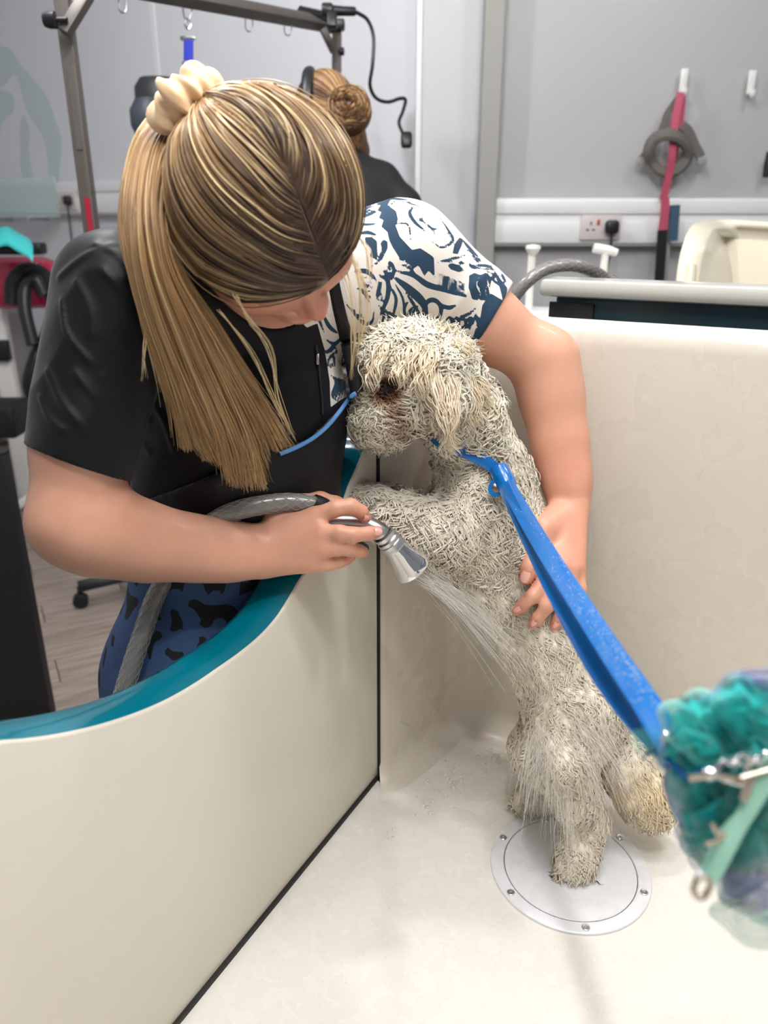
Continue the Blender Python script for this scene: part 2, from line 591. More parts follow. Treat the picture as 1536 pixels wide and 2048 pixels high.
# ------------------------------------------------------------------ tub frame
P0 = on_z(757, 1552, 0.5)[:2]
E1 = np.array([0.478, 0.878]); E1 /= np.linalg.norm(E1)
E2 = np.array([E1[1], -E1[0]])
def TB(a, b, z):
    q = P0 + a * E1 + b * E2
    return np.array([q[0], q[1], z])
e1 = np.array([*E1, 0.0]); e2 = np.array([*E2, 0.0]); ez = np.array([0, 0, 1.0])
def tub_ab(p):
    d = np.array(p[:2]) - P0
    return d @ E1, d @ E2

# ---- front bath
def arc(ca, cb, r, a0, a1, n=8):
    return [(ca + r * math.cos(math.radians(a0 + (a1 - a0) * i / n)), cb + r * math.sin(math.radians(a0 + (a1 - a0) * i / n))) for i in range(n + 1)]
AW, BW = 0.215, 0.86
plan = [(0.002, 0.000), (0.006, 0.006), (0.016, 0.012), (0.05, 0.022), (0.10, 0.032), (0.145, 0.040)]
plan += arc(0.160, 0.095, 0.055, -82, 0, 8)
plan += [(AW, 0.2), (AW, 0.35), (AW, 0.5), (AW, 0.65)]
plan += arc(AW - 0.06, BW - 0.06, 0.06, 0, 90, 6)
plan += [(-0.3, BW), (-0.7, BW)]
plan += arc(-1.1, BW - 0.06, 0.06, 90, 180, 6)
plan += [(-1.16, 0.4), (-1.16, 0.0)]
plan = np.array(plan)
tg = np.gradient(plan, axis=0); tg /= np.linalg.norm(tg, axis=1, keepdims=True)
inn = np.stack([-tg[:, 1], tg[:, 0]], 1)           # towards the inside of the bath
if np.dot(inn[18], np.array([-1, 0])) < 0: inn = -inn
ZF, ZR = 0.5, 1.25
def rimz(i):
    a, b = plan[i]
    if a > 0 and b < 0.1:
        t = min(max((b - 0.035) / 0.06, 0), 1)
        s0 = min(max((a - 0.0) / 0.12, 0), 1)
        lo = 1.075 + 0.09 * s0 * s0 * (3 - 2 * s0)
        return lo + (ZR - lo) * t * t * (3 - 2 * t)
    return ZR
V = []; F = []
R1 = 0.045
for i in range(len(plan)):
    rz = rimz(i)
    prof = [(R1 * (1 - math.sin(math.radians(t))), ZF + R1 * (1 - math.cos(math.radians(t)))) for t in (0, 15, 30, 45, 60, 75, 90)]
    prof += [(-0.004, (ZF + rz) / 2), (-0.008, rz - 0.035), (-0.011, rz - 0.018), (-0.018, rz - 0.007), (-0.028, rz - 0.001), (-0.04, rz), (-0.052, rz - 0.003), (-0.058, rz - 0.012), (-0.06, rz - 0.03), (-0.06, 0.42)]
    for off, z in prof:
        q = plan[i] + off * inn[i]
        V.append(TB(q[0], q[1], z))
n = len(prof)
for i in range(len(plan) - 1):
    for k in range(n - 1):
        F.append((i * n + k, i * n + k + 1, (i + 1) * n + k + 1, (i + 1) * n + k))
bath = empty('dog_bath', TB(-0.4, 0.4, 0))
tag(bath, 'large cream fibreglass grooming bath with a teal-edged curved opening, the poodle standing inside', 'dog bath')
o = mesh_np('bath_wall', np.array(V), np.array(F), M_GEL, bath)
# floor of the bath
ring = [TB(*(plan[i] + R1 * inn[i]), ZF) for i in range(len(plan))]
ring = [TB(0.002, -0.03, ZF)] + ring[1:-1] + [TB(-1.14, -0.03, ZF)]
mesh_np('bath_floor', np.array(ring), [tuple(range(len(ring)))], M_GELWET, bath, smooth=False)
# the side panel with its curved cut-out
cut_px = [(752, 868), (744, 884), (730, 905), (712, 945), (699, 974), (690, 1000), (668, 1050), (640, 1104), (604, 1158), (582, 1196), (556, 1236), (524, 1272), (485, 1305),
          (443, 1335), (390, 1371), (333, 1403), (272, 1429), (208, 1450), (155, 1463), (104, 1473), (50, 1480), (0, 1485)]
pl0 = (P0[0], P0[1], 0)
cut = []
for u, v in cut_px:
    q = on_plane(u, v, pl0, e2)
    cut.append((tub_ab(q)[0], q[2]))
cut = [c for c in cut if c[0] < -0.012]
cut = [(-0.004, cut[0][1] + 0.012)] + cut
ca, cz = cut[-1]
sl0 = (cut[-1][1] - cut[-4][1]) / (cut[-1][0] - cut[-4][0])
cut += [(ca - 0.04, cz - sl0 * 0.03), (ca - 0.09, cz - sl0 * 0.045), (ca - 0.16, cz - sl0 * 0.02), (ca - 0.24, cz + 0.05), (ca - 0.31, cz + 0.15), (ca - 0.35, cz + 0.30)]
cs_ = spline(cut, 6)
na = len(cs_)
PT = 0.004
V = []; F = []
for a, z in cs_:
    V += [TB(a, 0, ZF + 0.004), TB(a, 0, z - 0.003), TB(a, -0.002, z), TB(a, -PT, z)]
for i in range(na - 1):
    for k in range(3):
        F.append((i * 4 + k, i * 4 + 4 + k, i * 4 + 5 + k, i * 4 + 1 + k))
mesh_np('side_panel', np.array(V), np.array(F), M_PANEL, bath)
# teal edge: the outer skin of the bath seen through the thickness of the opening
TW = 0.062
V = []; F = []
for a, z in cs_:
    V += [TB(a, -PT, z), TB(a, -0.02, z + 0.001), TB(a, -TW + 0.012, z + 0.001), TB(a, -TW + 0.003, z - 0.003), TB(a, -TW, z - 0.012), TB(a, -TW, 0.06)]
for i in range(na - 1):
    for k in range(5):
        F.append((i * 6 + k, i * 6 + 6 + k, i * 6 + 7 + k, i * 6 + 1 + k))
o = mesh_np('outer_skin', np.array(V), np.array(F), M_TEAL, bath)
tag(o, 'glossy teal outer skin of the bath')
sm = MB()
for a0, a1 in ((-1.15, 0.0),):
    sm.box(TB((a0 + a1) / 2, 0.0015, ZF + 0.003), (a1 - a0, 0.006, 0.008), (e1, e2, ez))
sm.build('floor_gasket', M_GASKET, bath, smooth=False)
MB().box(TB(-0.001, 0.0012, 0.82), (0.0032, 0.005, 0.63), (e1, e2, ez)).build('corner_gasket', M_GASKET, bath, smooth=False)
MB().box(TB(0.10, -0.015, 0.8), (0.2, 0.02, 0.72), (e1, e2, ez), 0.004).build('corner_post', M_GEL, bath)
o = MB().box(TB(-0.45, 0.42, 0.44), (1.35, 0.9, 0.04), (e1, e2, ez), 0.01).build('under_tray', M_GEL, bath)
for sa, sb in ((0.1, 0.1), (-1.0, 0.1), (0.1, 0.75), (-1.0, 0.75)):
    MB().box(TB(sa, sb, 0.21), (0.06, 0.06, 0.42), (e1, e2, ez), 0.004).build('leg', M_STEEL, bath)

# ---- drain cover
dl, dr = on_z(984, 1748, ZF), on_z(1300, 1746, ZF)
dc = (dl + dr) / 2; dR = np.linalg.norm(dr - dl) / 2
dtop, dbot = on_z(1142, 1632, ZF), on_z(1142, 1861, ZF)
dc[1] = (dtop[1] + dbot[1]) / 2
drain = empty('drain_cover', tuple(dc))
tag(drain, 'round white drain cover screwed to the bath floor under the dog', 'drain cover')
MB().lathe(dc, ez, [(dR * 0.83, -0.001), (dR * 0.832, 0.003), (dR * 0.845, 0.0042), (dR * 0.975, 0.0042), (dR * 0.993, 0.003), (dR, 0.001), (dR, -0.001)], 96).build('ring', M_DISC, drain)
MB().lathe(dc, ez, [(0, 0.0036), (dR * 0.5, 0.0038), (dR * 0.81, 0.0042), (dR * 0.822, 0.003), (dR * 0.823, -0.001)], 96).build('centre_disc', M_DISC, drain)
M_GAP = mat('grime', srgb(80, 78, 74), 0.8)
MB().lathe(dc, ez, [(dR * 0.818, 0.0012), (dR * 0.836, 0.0012)], 96).build('joint', M_GAP, drain)
for u, v in ((1007, 1676), (1240, 1675), (1028, 1783), (1276, 1781), (1168, 1842), (1108, 1634)):
    q = on_z(u, v, ZF + 0.004)
    dd = q - dc; dd[2] = 0
    q = dc + dd / np.linalg.norm(dd) * dR * 0.915
    MB().lathe(q, ez, [(0, 0.0046), (0.0018, 0.0046), (0.002, 0.0058), (0.0046, 0.0062), (0.0056, 0.0055), (0.0058, 0.003)], 16).build('screw', M_SATIN, drain)

# ---- droplets on the back wall and soap bubbles on the floor
rng = np.random.RandomState(3)
def domes(name, centres, normals, radii, material, flat=0.5):
    V = []; Q = []
    k = 0
    for c, nn, r in zip(centres, normals, radii):
        nn = np.array(nn); ref = ez if abs(nn[2]) < 0.9 else e1
        a1 = np.cross(nn, ref); a1 /= np.linalg.norm(a1); a2 = np.cross(nn, a1)
        for rr, hh in ((1, -0.05), (0.85, 0.5), (0.5, 0.86), (0.05, 1.0)):
            for j in range(6):
                t = j * math.pi / 3
                V.append(c + rr * r * (math.cos(t) * a1 + math.sin(t) * a2) + nn * hh * r * flat)
        for i in range(3):
            for j in range(6):
                Q.append((k + i * 6 + j, k + i * 6 + (j + 1) % 6, k + i * 6 + 6 + (j + 1) % 6, k + i * 6 + 6 + j))
        k += 24
    return mesh_np(name, np.array(V), np.array(Q), material)
M_WATER = mat('water', (1, 1, 1), 0.03, trans=0.8, ior=1.33, alpha=0.35)
cs2, ns2, rs2 = [], [], []
for _ in range(420):
    b = rng.uniform(0.12, 0.84); z = rng.uniform(0.6, 1.2)
    off = 0.004 + 0.004 * min(1, max(0, (z - 0.85) / 0.35))
    for q in range(rng.choice([1, 1, 2, 3])):
        cs2.append(TB(AW + off - 0.0005, b + rng.normal(0, 0.004), z - 0.006 * q)); ns2.append(-e1); rs2.append(rng.uniform(0.0008, 0.0017))
o = domes('water_droplets', cs2, ns2, rs2, M_WATER); tag(o, 'clear water droplets spattered over the cream back wall of the bath', 'water', kind='stuff')
cs2, ns2, rs2 = [], [], []
for cx, cy, sd, n_ in ((900, 1560, 34, 30), (985, 1510, 30, 26), (860, 1600, 26, 18), (775, 1670, 12, 8), (1000, 1505, 12, 8)):
    for _ in range(n_):
        q = on_z(cx + rng.normal(0, sd), cy + rng.normal(0, sd * 0.55), ZF)
        a, b = tub_ab(q)
        if b < 0.075 or a > AW - 0.05: continue
        cs2.append(q); ns2.append(ez); rs2.append(abs(rng.normal(0, 0.0028)) + 0.0012)
M_BUB = mat('bubble', (0.95, 0.93, 0.89), 0.05, trans=0.35, ior=1.1, coat=1.0, alpha=0.6)
o = domes('soap_bubbles', cs2, ns2, rs2, M_BUB, 0.9); tag(o, 'small soap bubbles floating on the wet bath floor by the corner', 'foam', kind='stuff')
cs2, ns2, rs2 = [], [], []
for _ in range(260):
    q = on_z(rng.uniform(500, 1500), rng.uniform(1640, 2040), ZF)
    cs2.append(q); ns2.append(ez); rs2.append(rng.uniform(0.0006, 0.0016))
o = domes('floor_droplets', cs2, ns2, rs2, M_WATER); tag(o, 'tiny glinting water droplets on the near bath floor', 'water', kind='stuff')

# ------------------------------------------------------------------ room
YB = 3.3
WA = np.array([0.16, 3.22, 0]); WB = np.array([-2.9, 5.25, 0])
wd = (WB - WA) / np.linalg.norm(WB - WA); wn = np.array([wd[1], -wd[0], 0])
if wn[1] > 0: wn = -wn
WAX = (wd, wn, ez)
fl = bpy.data.objects.new('floor', None); COL.objects.link(fl); fl['kind'] = 'structure'
MB().box((0, 2.4, -0.03), (6.4, 6.2, 0.04)).build('subfloor', M_GAP, fl, smooth=False)
pk = 0
base_plank = None
ang = math.radians(28)
pd = np.array([math.cos(ang), math.sin(ang), 0]); pn = np.array([-pd[1], pd[0], 0])
plank = MB().box((0, 0, 0), (0.9, 0.142, 0.012), None, 0.002)
pm = None
for i in range(-8, 36):
    for j in range(-4, 5):
        c = np.array([-1.3, 0.6, -0.007]) + pn * (i * 0.145) + pd * (j * 0.903 + (i % 3) * 0.3 - 0.4)
        if c[0] > 0.2 or c[0] < -2.9 or c[1] < -0.2 or np.dot(c - WA, wn) < -0.3 or tub_ab(c)[1] > 0.1: continue
        if pm is None:
            ob = plank.build('plank', M_WOOD, fl, smooth=False); pm = ob.data
        else:
            ob = bpy.data.objects.new('plank', pm); link(ob, fl)
        ob.location = c; ob.rotation_euler = (0, 0, ang)
# the back wall runs obliquely, farther away at the left
def onwall(u, v, off=0.0):
    return on_plane(u, v, WA + wn * off, wn)
ws = MB().box((WA + WB) / 2 - wn * 0.05 + ez * 1.4 + wd * 0.15, (np.linalg.norm(WB - WA) + 0.3, 0.1, 2.8), WAX).build('wall_back', M_WALL, smooth=False); ws['kind'] = 'structure'
ws = MB().box((-3.0, 2.6, 1.4), (0.1, 5.6, 2.8)).build('wall_left', M_WALL, smooth=False); ws['kind'] = 'structure'
YR = 3.05
xr = P(965, 425, 1)[0] * YR / 0.94
MB_ = MB().box((xr + 1.5, YR + 0.18, 1.4), (3.0, 0.3, 2.8)); ws = MB_.build('wall_right', M_WALLR, smooth=False); ws['kind'] = 'structure'
def xat(u, y, v=300):
    r = ray(u, v); return r[0] * y / r[1]
x0, x1 = xat(832, 3.1), xat(958, 3.1)
ws = MB().box(((x0 + x1) / 2, 3.2, 1.4), (x1 - x0, 0.22, 2.8), None, 0.004).build('trim_1', mat('column_paint', srgb(190, 191, 195), 0.5), smooth=False); ws['kind'] = 'structure'
x0, x1 = xat(960, 3.0), xat(998, 3.0)
ws = MB().box(((x0 + x1) / 2, 3.04, 1.4), (x1 - x0, 0.08, 2.8), None, 0.004).build('trim_2', M_TRIMG, smooth=False); ws['kind'] = 'structure'
q = onwall(330, 300)
ws = MB().box((q[0], q[1], 1.4), (0.03, 0.008, 2.8), WAX, 0.002).build('trim_3', M_TRIM, smooth=False); ws['kind'] = 'structure'
ws = MB().box((xat(836, 3.085), 3.088, 1.4), (0.02, 0.008, 2.8), None, 0.003).build('trim_4', M_TRIM, smooth=False); ws['kind'] = 'structure'
ceil = MB().box((0, 2.4, 2.85), (6.4, 6.2, 0.06)).build('ceiling', M_WALL, smooth=False); ceil['kind'] = 'structure'

# cable trunking, left and right
def zat(v, y, u=768):
    r = ray(u, v); return CAMZ + r[2] * y / r[1]
def trunking(c, L_, w, ax, label):
    """c: centre of the wall side; ax: along, out of the wall, up"""
    c = np.array(c, float); al, ou, up = ax
    t = empty('cable_trunking', tuple(c)); tag(t, label, 'trunking')
    MB().box(c + ou * 0.025, (L_, 0.05, w), ax, 0.012).build('body', M_TRIM, t)
    MB().box(c + ou * 0.053 - up * w * 0.20, (L_ - 0.01, 0.008, w * 0.46), ax, 0.003).build('lower_lid', M_TRIM, t)
    MB().box(c + ou * 0.053 + up * w * 0.31, (L_ - 0.01, 0.008, w * 0.28), ax, 0.003).build('upper_lid', M_TRIM, t)
    return t
yt = YR + 0.03
RAX = (Rv, np.array([0, -1.0, 0]), ez)
zt0, zt1 = zat(492, yt), zat(396, yt)
x0 = xat(966, 2.95)
trunking(((x0 + 2.6) / 2, yt, (zt0 + zt1) / 2), 2.6 - x0, zt1 - zt0, RAX, 'white cable trunking along the right wall, above the bath, with the double socket')
q0, q1 = onwall(0, 368), onwall(0, 430); r0 = onwall(300, 368)
cc = (q0 + q1) / 2 + wd * 0.35 - wd * 0.9
trunking(cc, 2.2, q0[2] - q1[2], WAX, 'white cable trunking on the wall at left behind the steel post')

# double socket and plug on the right
def socket(c, ax, label, plug_side, cable):
    c = np.array(c, float)
    def W(dx, dy, dz): return c + ax[0] * dx + ax[1] * dy + ax[2] * dz
    t = empty('wall_socket', tuple(c)); tag(t, label, 'socket')
    MB().box(W(0, 0.005, 0), (0.146, 0.012, 0.086), ax, 0.004).build('face_plate', mat('socket_plate', srgb(206, 196, 194), 0.35), t)
    for k in (-1, 1):
        if k == plug_side: continue
        for dx, dz, w, h in ((0, 0.014, 0.005, 0.010), (-0.011, -0.008, 0.009, 0.005), (0.011, -0.008, 0.009, 0.005)):
            MB().box(W(k * 0.036 + dx, 0.0115, dz), (w, 0.002, h), ax).build('pin_hole', M_BLK, t, smooth=False)
        MB().box(W(k * 0.010, 0.013, 0.018), (0.01, 0.006, 0.018), ax, 0.002).build('switch', mat('red_switch', srgb(180, 60, 60), 0.4), t)
    p = empty('mains_plug', tuple(W(plug_side * 0.036, 0.012, 0))); tag(p, 'black mains plug pushed into ' + cable, 'plug')
    x_ = plug_side * 0.036
    MB().box(W(x_, 0.03, 0.002), (0.05, 0.03, 0.048), ax, 0.012).build('plug_body', M_BLK, p)
    pts = spline([W(x_, 0.03, -0.018), W(x_ + 0.002, 0.034, -0.08), W(x_ - 0.006, 0.03, -0.2), W(x_ + 0.01, 0.02, -0.42)], 6)
    MB().tube(pts, 0.0045, 8).build('cable', M_BLK, p)
socket((xat(1200, yt - 0.06, 455), yt - 0.057, zat(455, yt - 0.06)), RAX, 'double wall socket in the right-hand trunking with one plug in', 1, 'the double socket on the right wall')
LAX = (-wd, wn, ez)
socket(onwall(136, 402, 0.057), LAX, 'wall socket in the left-hand trunking beside the steel post', 1, 'the socket behind the steel post at left')

# flat pale grey-green mural on the left wall
M_SHAPES = mat('grey_green_tone', srgb(186, 199, 197), 0.5)
def wl_poly(pxs, off=0.001):
    return [onwall(u, v, off) for u, v in pxs]
def wall_poly(pxs, y):
    out = []
    for u, v in pxs:
        r = ray(u, v); k = y / r[1]; out.append(Cv + r * k)
    return out
shapes = empty('wall_shapes', tuple(onwall(80, 250))); tag(shapes, 'faint grey-green flat shapes on the white wall at far left', 'shapes')
sp1 = spline([(0, 92), (22, 100), (40, 128), (66, 158), (92, 190), (110, 235), (123, 280), (120, 330), (116, 362), (98, 362), (94, 300), (80, 262), (60, 232), (44, 190), (36, 156), (22, 150), (8, 170), (-20, 180), (-20, 95)], 3, closed=True)
MB().prism(wl_poly(sp1), wn * 0.002).build('silhouette', M_SHAPES, shapes, smooth=False)
sp2 = spline([(-20, 195), (10, 182), (28, 196), (24, 225), (6, 240), (-20, 300)], 3, closed=True)
MB().prism(wl_poly(sp2), wn * 0.002).build('silhouette', M_SHAPES, shapes, smooth=False)
sp3 = spline([(46, 230), (60, 262), (58, 300), (64, 352), (44, 352), (42, 300), (40, 262)], 3, closed=True)
MB().prism(wl_poly(sp3), wn * 0.002).build('silhouette', M_SHAPES, shapes, smooth=False)
# glass shelf
sc_ = onwall(122, 432, 0.06)
gs = empty('glass_shelf', tuple(sc_)); tag(gs, 'pale green glass shelf on the trunking under the mural at far left', 'shelf')
M_GLS = mat('green_glass', srgb(214, 234, 230), 0.08, trans=0.2, alpha=0.45)
MB().box(sc_ + wd * 0.6 + wn * 0.1, (1.2, 0.2, 0.014), WAX, 0.003).build('pane', M_GLS, gs)
for k in (0.1, 0.42, 0.75): MB().box(sc_ + wd * k + wn * 0.07 - ez * 0.02, (0.012, 0.12, 0.03), WAX, 0.003).build('bracket', M_SATIN, gs)
MB().box(sc_ + wd * 0.6 + wn * 0.006 + ez * 0.1, (1.2, 0.008, 0.18), WAX, 0.003).build('splashback', M_GLS, gs)

# ------------------------------------------------------------------ steel H-arm of the grooming table
arm = empty('grooming_table_frame', tuple(P(190, 600, 1.8))); tag(arm, 'square steel overhead frame of a grooming table behind the blonde groomer', 'frame')
def bar(name, p, q, w, m, parent, w2=None):
    p = np.array(p); q = np.array(q); d = q - p; L_ = np.linalg.norm(d); d /= L_
    s = np.cross(d, Fv); s /= np.linalg.norm(s); t = np.cross(d, s)
    return MB().box((p + q) / 2, (L_, w, w2 or w), (d, s, t), 0.002).build(name, m, parent)
pL = P(118, -60, 1.8)
base_l = np.array([pL[0] * 1.0, pL[1], 0.75])
bar('post', pL, base_l, 0.033, M_STEELD, arm)
zt_ = pL[2]
q = on_plane(150, 190, (pL[0], pL[1], 0), np.array([0, 1.0, 0]))
off = np.array([0.0, -0.019, 0])
for v0, v1, m_ in ((130, 300, M_STEEL), (395, 500, mat('red_tape', srgb(165, 40, 60), 0.4))):
    z0 = zat(v0, pL[1]); z1 = zat(v1, pL[1])
    MB().box((pL[0] + (0.004 if v0 > 300 else 0.002), pL[1] - 0.018, (z0 + z1) / 2), (0.014, 0.004, abs(z0 - z1))).build('scale_strip', m_, arm, smooth=False)
pR = P(668, 52, 2.55)
bar('top_bar', P(118, -52, 1.8), pR, 0.034, M_STEELD, arm)
bar('brace', P(176, -12, 1.8), P(128, 66, 1.8), 0.026, M_STEELD, arm)
bar('brace', P(640, 46, 2.5), P(668, 104, 2.55), 0.022, M_STEELD, arm)
bar('post', P(674, 46, 2.55), P(672, 320, 2.55), 0.03, M_STEELD, arm)
MB().lathe(P(104, 40, 1.78), Rv, [(0, -0.02), (0.014, -0.018), (0.018, -0.006), (0.018, 0.008), (0.006, 0.012), (0.006, 0.035)], 12).build('knob', M_BLK, arm)
MB().lathe(P(682, 103, 2.53), Rv, [(0, 0.012), (0.012, 0.010), (0.012, -0.004), (0.005, -0.01)], 12).build('knob', M_BLK, arm)
MB().box(P(668, 50, 2.53), (0.07, 0.05, 0.03), None, 0.006).build('corner_clamp', M_BLK, arm)
MB().tube([P(600, 26, 2.45), P(650, 37, 2.5)], 0.021, 8).build('grip_sleeve', M_BLK, arm)
def uhook(u, v, d, h, w=7):
    pts = spline([P(u - w, v - h, d), P(u - w, v - 4, d), P(u, v + 3, d), P(u + w, v - 4, d), P(u + w * 0.8, v - h, d)], 6)
    hk = MB().tube(pts, 0.0022, 6).build('wire_hook', M_SATIN)
    return hk
hooks = [('leftmost of the thin wire loops hanging from the steel bar', 245, 22, 1.95, 40), ('wire loop hanging from the steel bar right of the blue loop strap', 498, 60, 2.3, 34), ('wire loop hanging from the steel bar next to the black dryer', 576, 68, 2.4, 34)]
for lb, u, v, d, h in hooks:
    tag(uhook(u, v, d, h), lb, 'hook', 'wire loops on the steel bar')
# blue noose strap on its ring
ns = empty('grooming_noose', tuple(P(376, 60, 2.12))); tag(ns, 'blue webbing grooming loop clipped to a ring under the steel bar', 'restraint strap')
MB().tube(spline([P(370, -5, 2.12), P(366, 22, 2.12), P(374, 44, 2.12), P(384, 22, 2.12), P(380, -5, 2.12)], 6), 0.0025, 6).build('wire_loop', M_SATIN, ns)
MB().tube(spline([P(374, 38, 2.1), P(370, 48, 2.1), P(376, 58, 2.1), P(382, 48, 2.1)], 6, closed=True), 0.003, 6, closed=True).build('snap_hook', M_SATIN, ns)
MB().box(P(376, 77, 2.1), (0.042, 0.012, 0.010), None, 0.003).build('ring', M_CHROME, ns)
M_BLUEW = mat('blue_webbing', srgb(40, 55, 180), 0.6, wave=(300, 0.3, 0.002, 'Z'))
MB().box(P(377, 103, 2.1), (0.026, 0.006, 0.062), (Rv, Fv, Uv), 0.002).build('strap', M_BLUEW, ns)
MB().box(P(377, 126, 2.1), (0.034, 0.012, 0.010), None, 0.003).build('slider', M_SATIN, ns)
MB().tube(spline([P(374, 128, 2.1), P(366, 150, 2.1), P(372, 175, 2.1), P(382, 175, 2.1), P(386, 150, 2.1), P(380, 128, 2.1)], 5), 0.004, 6).build('loop', M_BLUEW, ns)

# hand dryer hanging on the right end of the bar, its cable and the hanging plug
hd = empty('hand_dryer', tuple(P(675, 22, 2.35))); tag(hd, 'black hand clipper resting on the end of the steel bar with its cord hanging', 'hair clipper')
ax = (P(712, 24, 2.36) - P(645, 22, 2.35)); ax /= np.linalg.norm(ax)
MB().lathe(P(643, 21, 2.35), ax, [(0, 0), (0.018, 0.001), (0.021, 0.006), (0.021, 0.03), (0.015, 0.036), (0.013, 0.07), (0.013, 0.098), (0.010, 0.104), (0, 0.105)], 16).build('body', M_BLK, hd)
MB().box(P(664, 42, 2.35), (0.03, 0.03, 0.045), (Rv, Fv, Uv), 0.005).build('holder', M_BLK, hd)
MB().tube(spline([P(712, 24, 2.36), P(735, 40, 2.38), P(747, 75, 2.4), P(745, 130, 2.42), P(740, 170, 2.45), P(752, 196, 2.5), P(776, 204, 2.55), P(800, 197, 2.58), P(811, 200, 2.6), P(806, 222, 2.6), P(798, 245, 2.6), P(806, 268, 2.6)], 8), 0.0058, 8).build('cord', M_BLK, hd)
pg = empty('hanging_plug', tuple(P(813, 280, 2.6))); tag(pg, 'black mains plug dangling at the end of the clipper cord by the white column', 'plug')
MB().box(P(813, 280, 2.6), (0.038, 0.03, 0.052), (Rv, Fv, Uv), 0.011).build('plug_body', M_BLK, pg)
for dx in (-1, 1): MB().box(P(813 + dx * 7, 302, 2.6), (0.006, 0.004, 0.016)).build('pin', M_SATIN, pg, smooth=False)
# ------------------------------------------------------------------ wall hooks and harness on the right wall
def wall_hook(u, v, label):
    y = YR
    c = wall_poly([(u, v)], y)[0]
    h = empty('wall_hook', tuple(c)); tag(h, label, 'hook')
    MB().box(c + np.array([0, -0.004, 0.02]), (0.026, 0.008, 0.075), None, 0.004).build('backplate', M_PLASTW, h)
    MB().tube(spline([c + np.array([0, -0.008, 0.0]), c + np.array([0, -0.022, -0.025]), c + np.array([0, -0.034, -0.022]), c + np.array([0, -0.038, -0.006])], 5), 0.006, 8).build('prong', M_PLASTW, h)
    return c
hc = wall_hook(1365, 175, 'white wall hook that holds the grey harness')
wall_hook(1500, 178, 'empty white wall hook near the right edge')
M_HARN = mat('grey_harness_fabric', srgb(104, 99, 94), 0.85)
M_PINKL = mat('pink_leather', srgb(176, 76, 100), 0.5)
def dw(v, off=0.03): return (YR - off) / (math.cos(TH) + math.sin(TH) * (1024 - v) / FPX)
hn = empty('dog_harness', tuple(P(1345, 250, dw(250)))); tag(hn, 'grey padded dog harness with pink strap hanging from a white wall hook', 'harness')
def strap(name, px, d, w, t, m, parent, n=8):
    pts = [np.array([u, v, dd]) for (u, v, dd) in px]
    sp = spline(pts, n)
    V = []; F = []
    c3 = [P(q[0], q[1], dw(q[1]) + q[2] if abs(q[2]) < 0.5 else q[2]) for q in sp]
    for i in range(len(c3)):
        T_ = c3[min(i + 1, len(c3) - 1)] - c3[max(i - 1, 0)]; T_ /= np.linalg.norm(T_)
        s_ = np.cross(T_, Fv); s_ /= np.linalg.norm(s_); nn = np.cross(s_, T_)
        for a_, b_ in ((-1, -1), (1, -1), (1, 1), (-1, 1)):
            V.append(c3[i] + s_ * a_ * w / 2 + nn * b_ * t / 2)
    for i in range(len(c3) - 1):
        for k in range(4): F.append((i * 4 + k, i * 4 + (k + 1) % 4, i * 4 + 4 + (k + 1) % 4, i * 4 + 4 + k))
    mb = MB(); mb.add(V, F + [(3, 2, 1, 0), tuple(range(len(V) - 4, len(V)))])
    return mb.build(name, m, parent)
D = 0.0
strap('pink_strap', [(1362, 185, D - .02), (1350, 240, D - .03), (1345, 300, D - .04), (1338, 350, D - .03), (1326, 400, D - .02)], 0, 0.026, 0.004, M_PINKL, hn)
strap('pink_strap', [(1366, 185, D), (1362, 230, D), (1352, 290, D), (1340, 360, D)], 0, 0.022, 0.004, M_PINKL, hn)
strap('shoulder_strap', [(1358, 195, D), (1336, 225, D), (1322, 262, D), (1296, 300, D), (1282, 318, D)], 0, 0.022, 0.006, M_HARN, hn)
strap('shoulder_strap', [(1362, 250, D), (1376, 262, D), (1390, 292, D), (1402, 315, D)], 0, 0.034, 0.006, M_HARN, hn)
MB().tube([P(u, v, dw(v, .045) + dd) for u, v, dd in spline([(1298, 300, D - .02), (1312, 276, D - .03), (1345, 270, D - .04), (1372, 290, D - .02), (1374, 315, D), (1352, 340, D), (1322, 342, D), (1304, 322, D)], 6, closed=True)], 0.021, 8, closed=True, flat=(Fv, 0.7)).build('padded_loop', M_HARN, hn)
for u in (1284, 1403):
    MB().box(P(u, 322, dw(322)), (0.034, 0.012, 0.026), None, 0.004).build('clip', mat('clear_clip', srgb(150, 148, 146), 0.3), hn)
ps = empty('hanging_lead', tuple(P(1325, 480, dw(480, .08)))); tag(ps, 'pink and black lead hanging down the trunking below the harness', 'lead')
strap('pink_strap', [(1330, 395, -0.06), (1330, 420, -0.06), (1325, 462, -0.06)], 0, 0.03, 0.005, M_PINKL, ps)
strap('black_strap', [(1325, 460, -0.06), (1321, 520, -0.06), (1316, 600, -0.06)], 0, 0.034, 0.006, M_BLK, ps)
strap('grey_strap', [(1338, 420, -0.05), (1336, 500, -0.05), (1330, 600, -0.05)], 0, 0.012, 0.004, mat('grey_web', srgb(140, 140, 140), 0.7), ps)
hb = tag(strap('hanging_brush', [(1350, 410, -0.06), (1345, 482, -0.06)], 0, 0.03, 0.02, mat('blue_plastic', srgb(60, 84, 106), 0.4), None), 'blue-grey plastic comb hanging beside the pink lead', 'comb')
eb = tag(MB().lathe(P(1536, 330, dw(330, .02)), ez, [(0, 0.045), (0.012, 0.043), (0.014, 0.0), (0.012, -0.04), (0, -0.042)], 12).build('wall_gadget', M_BLK), 'small black gadget on the right wall cut off by the frame', 'gadget')

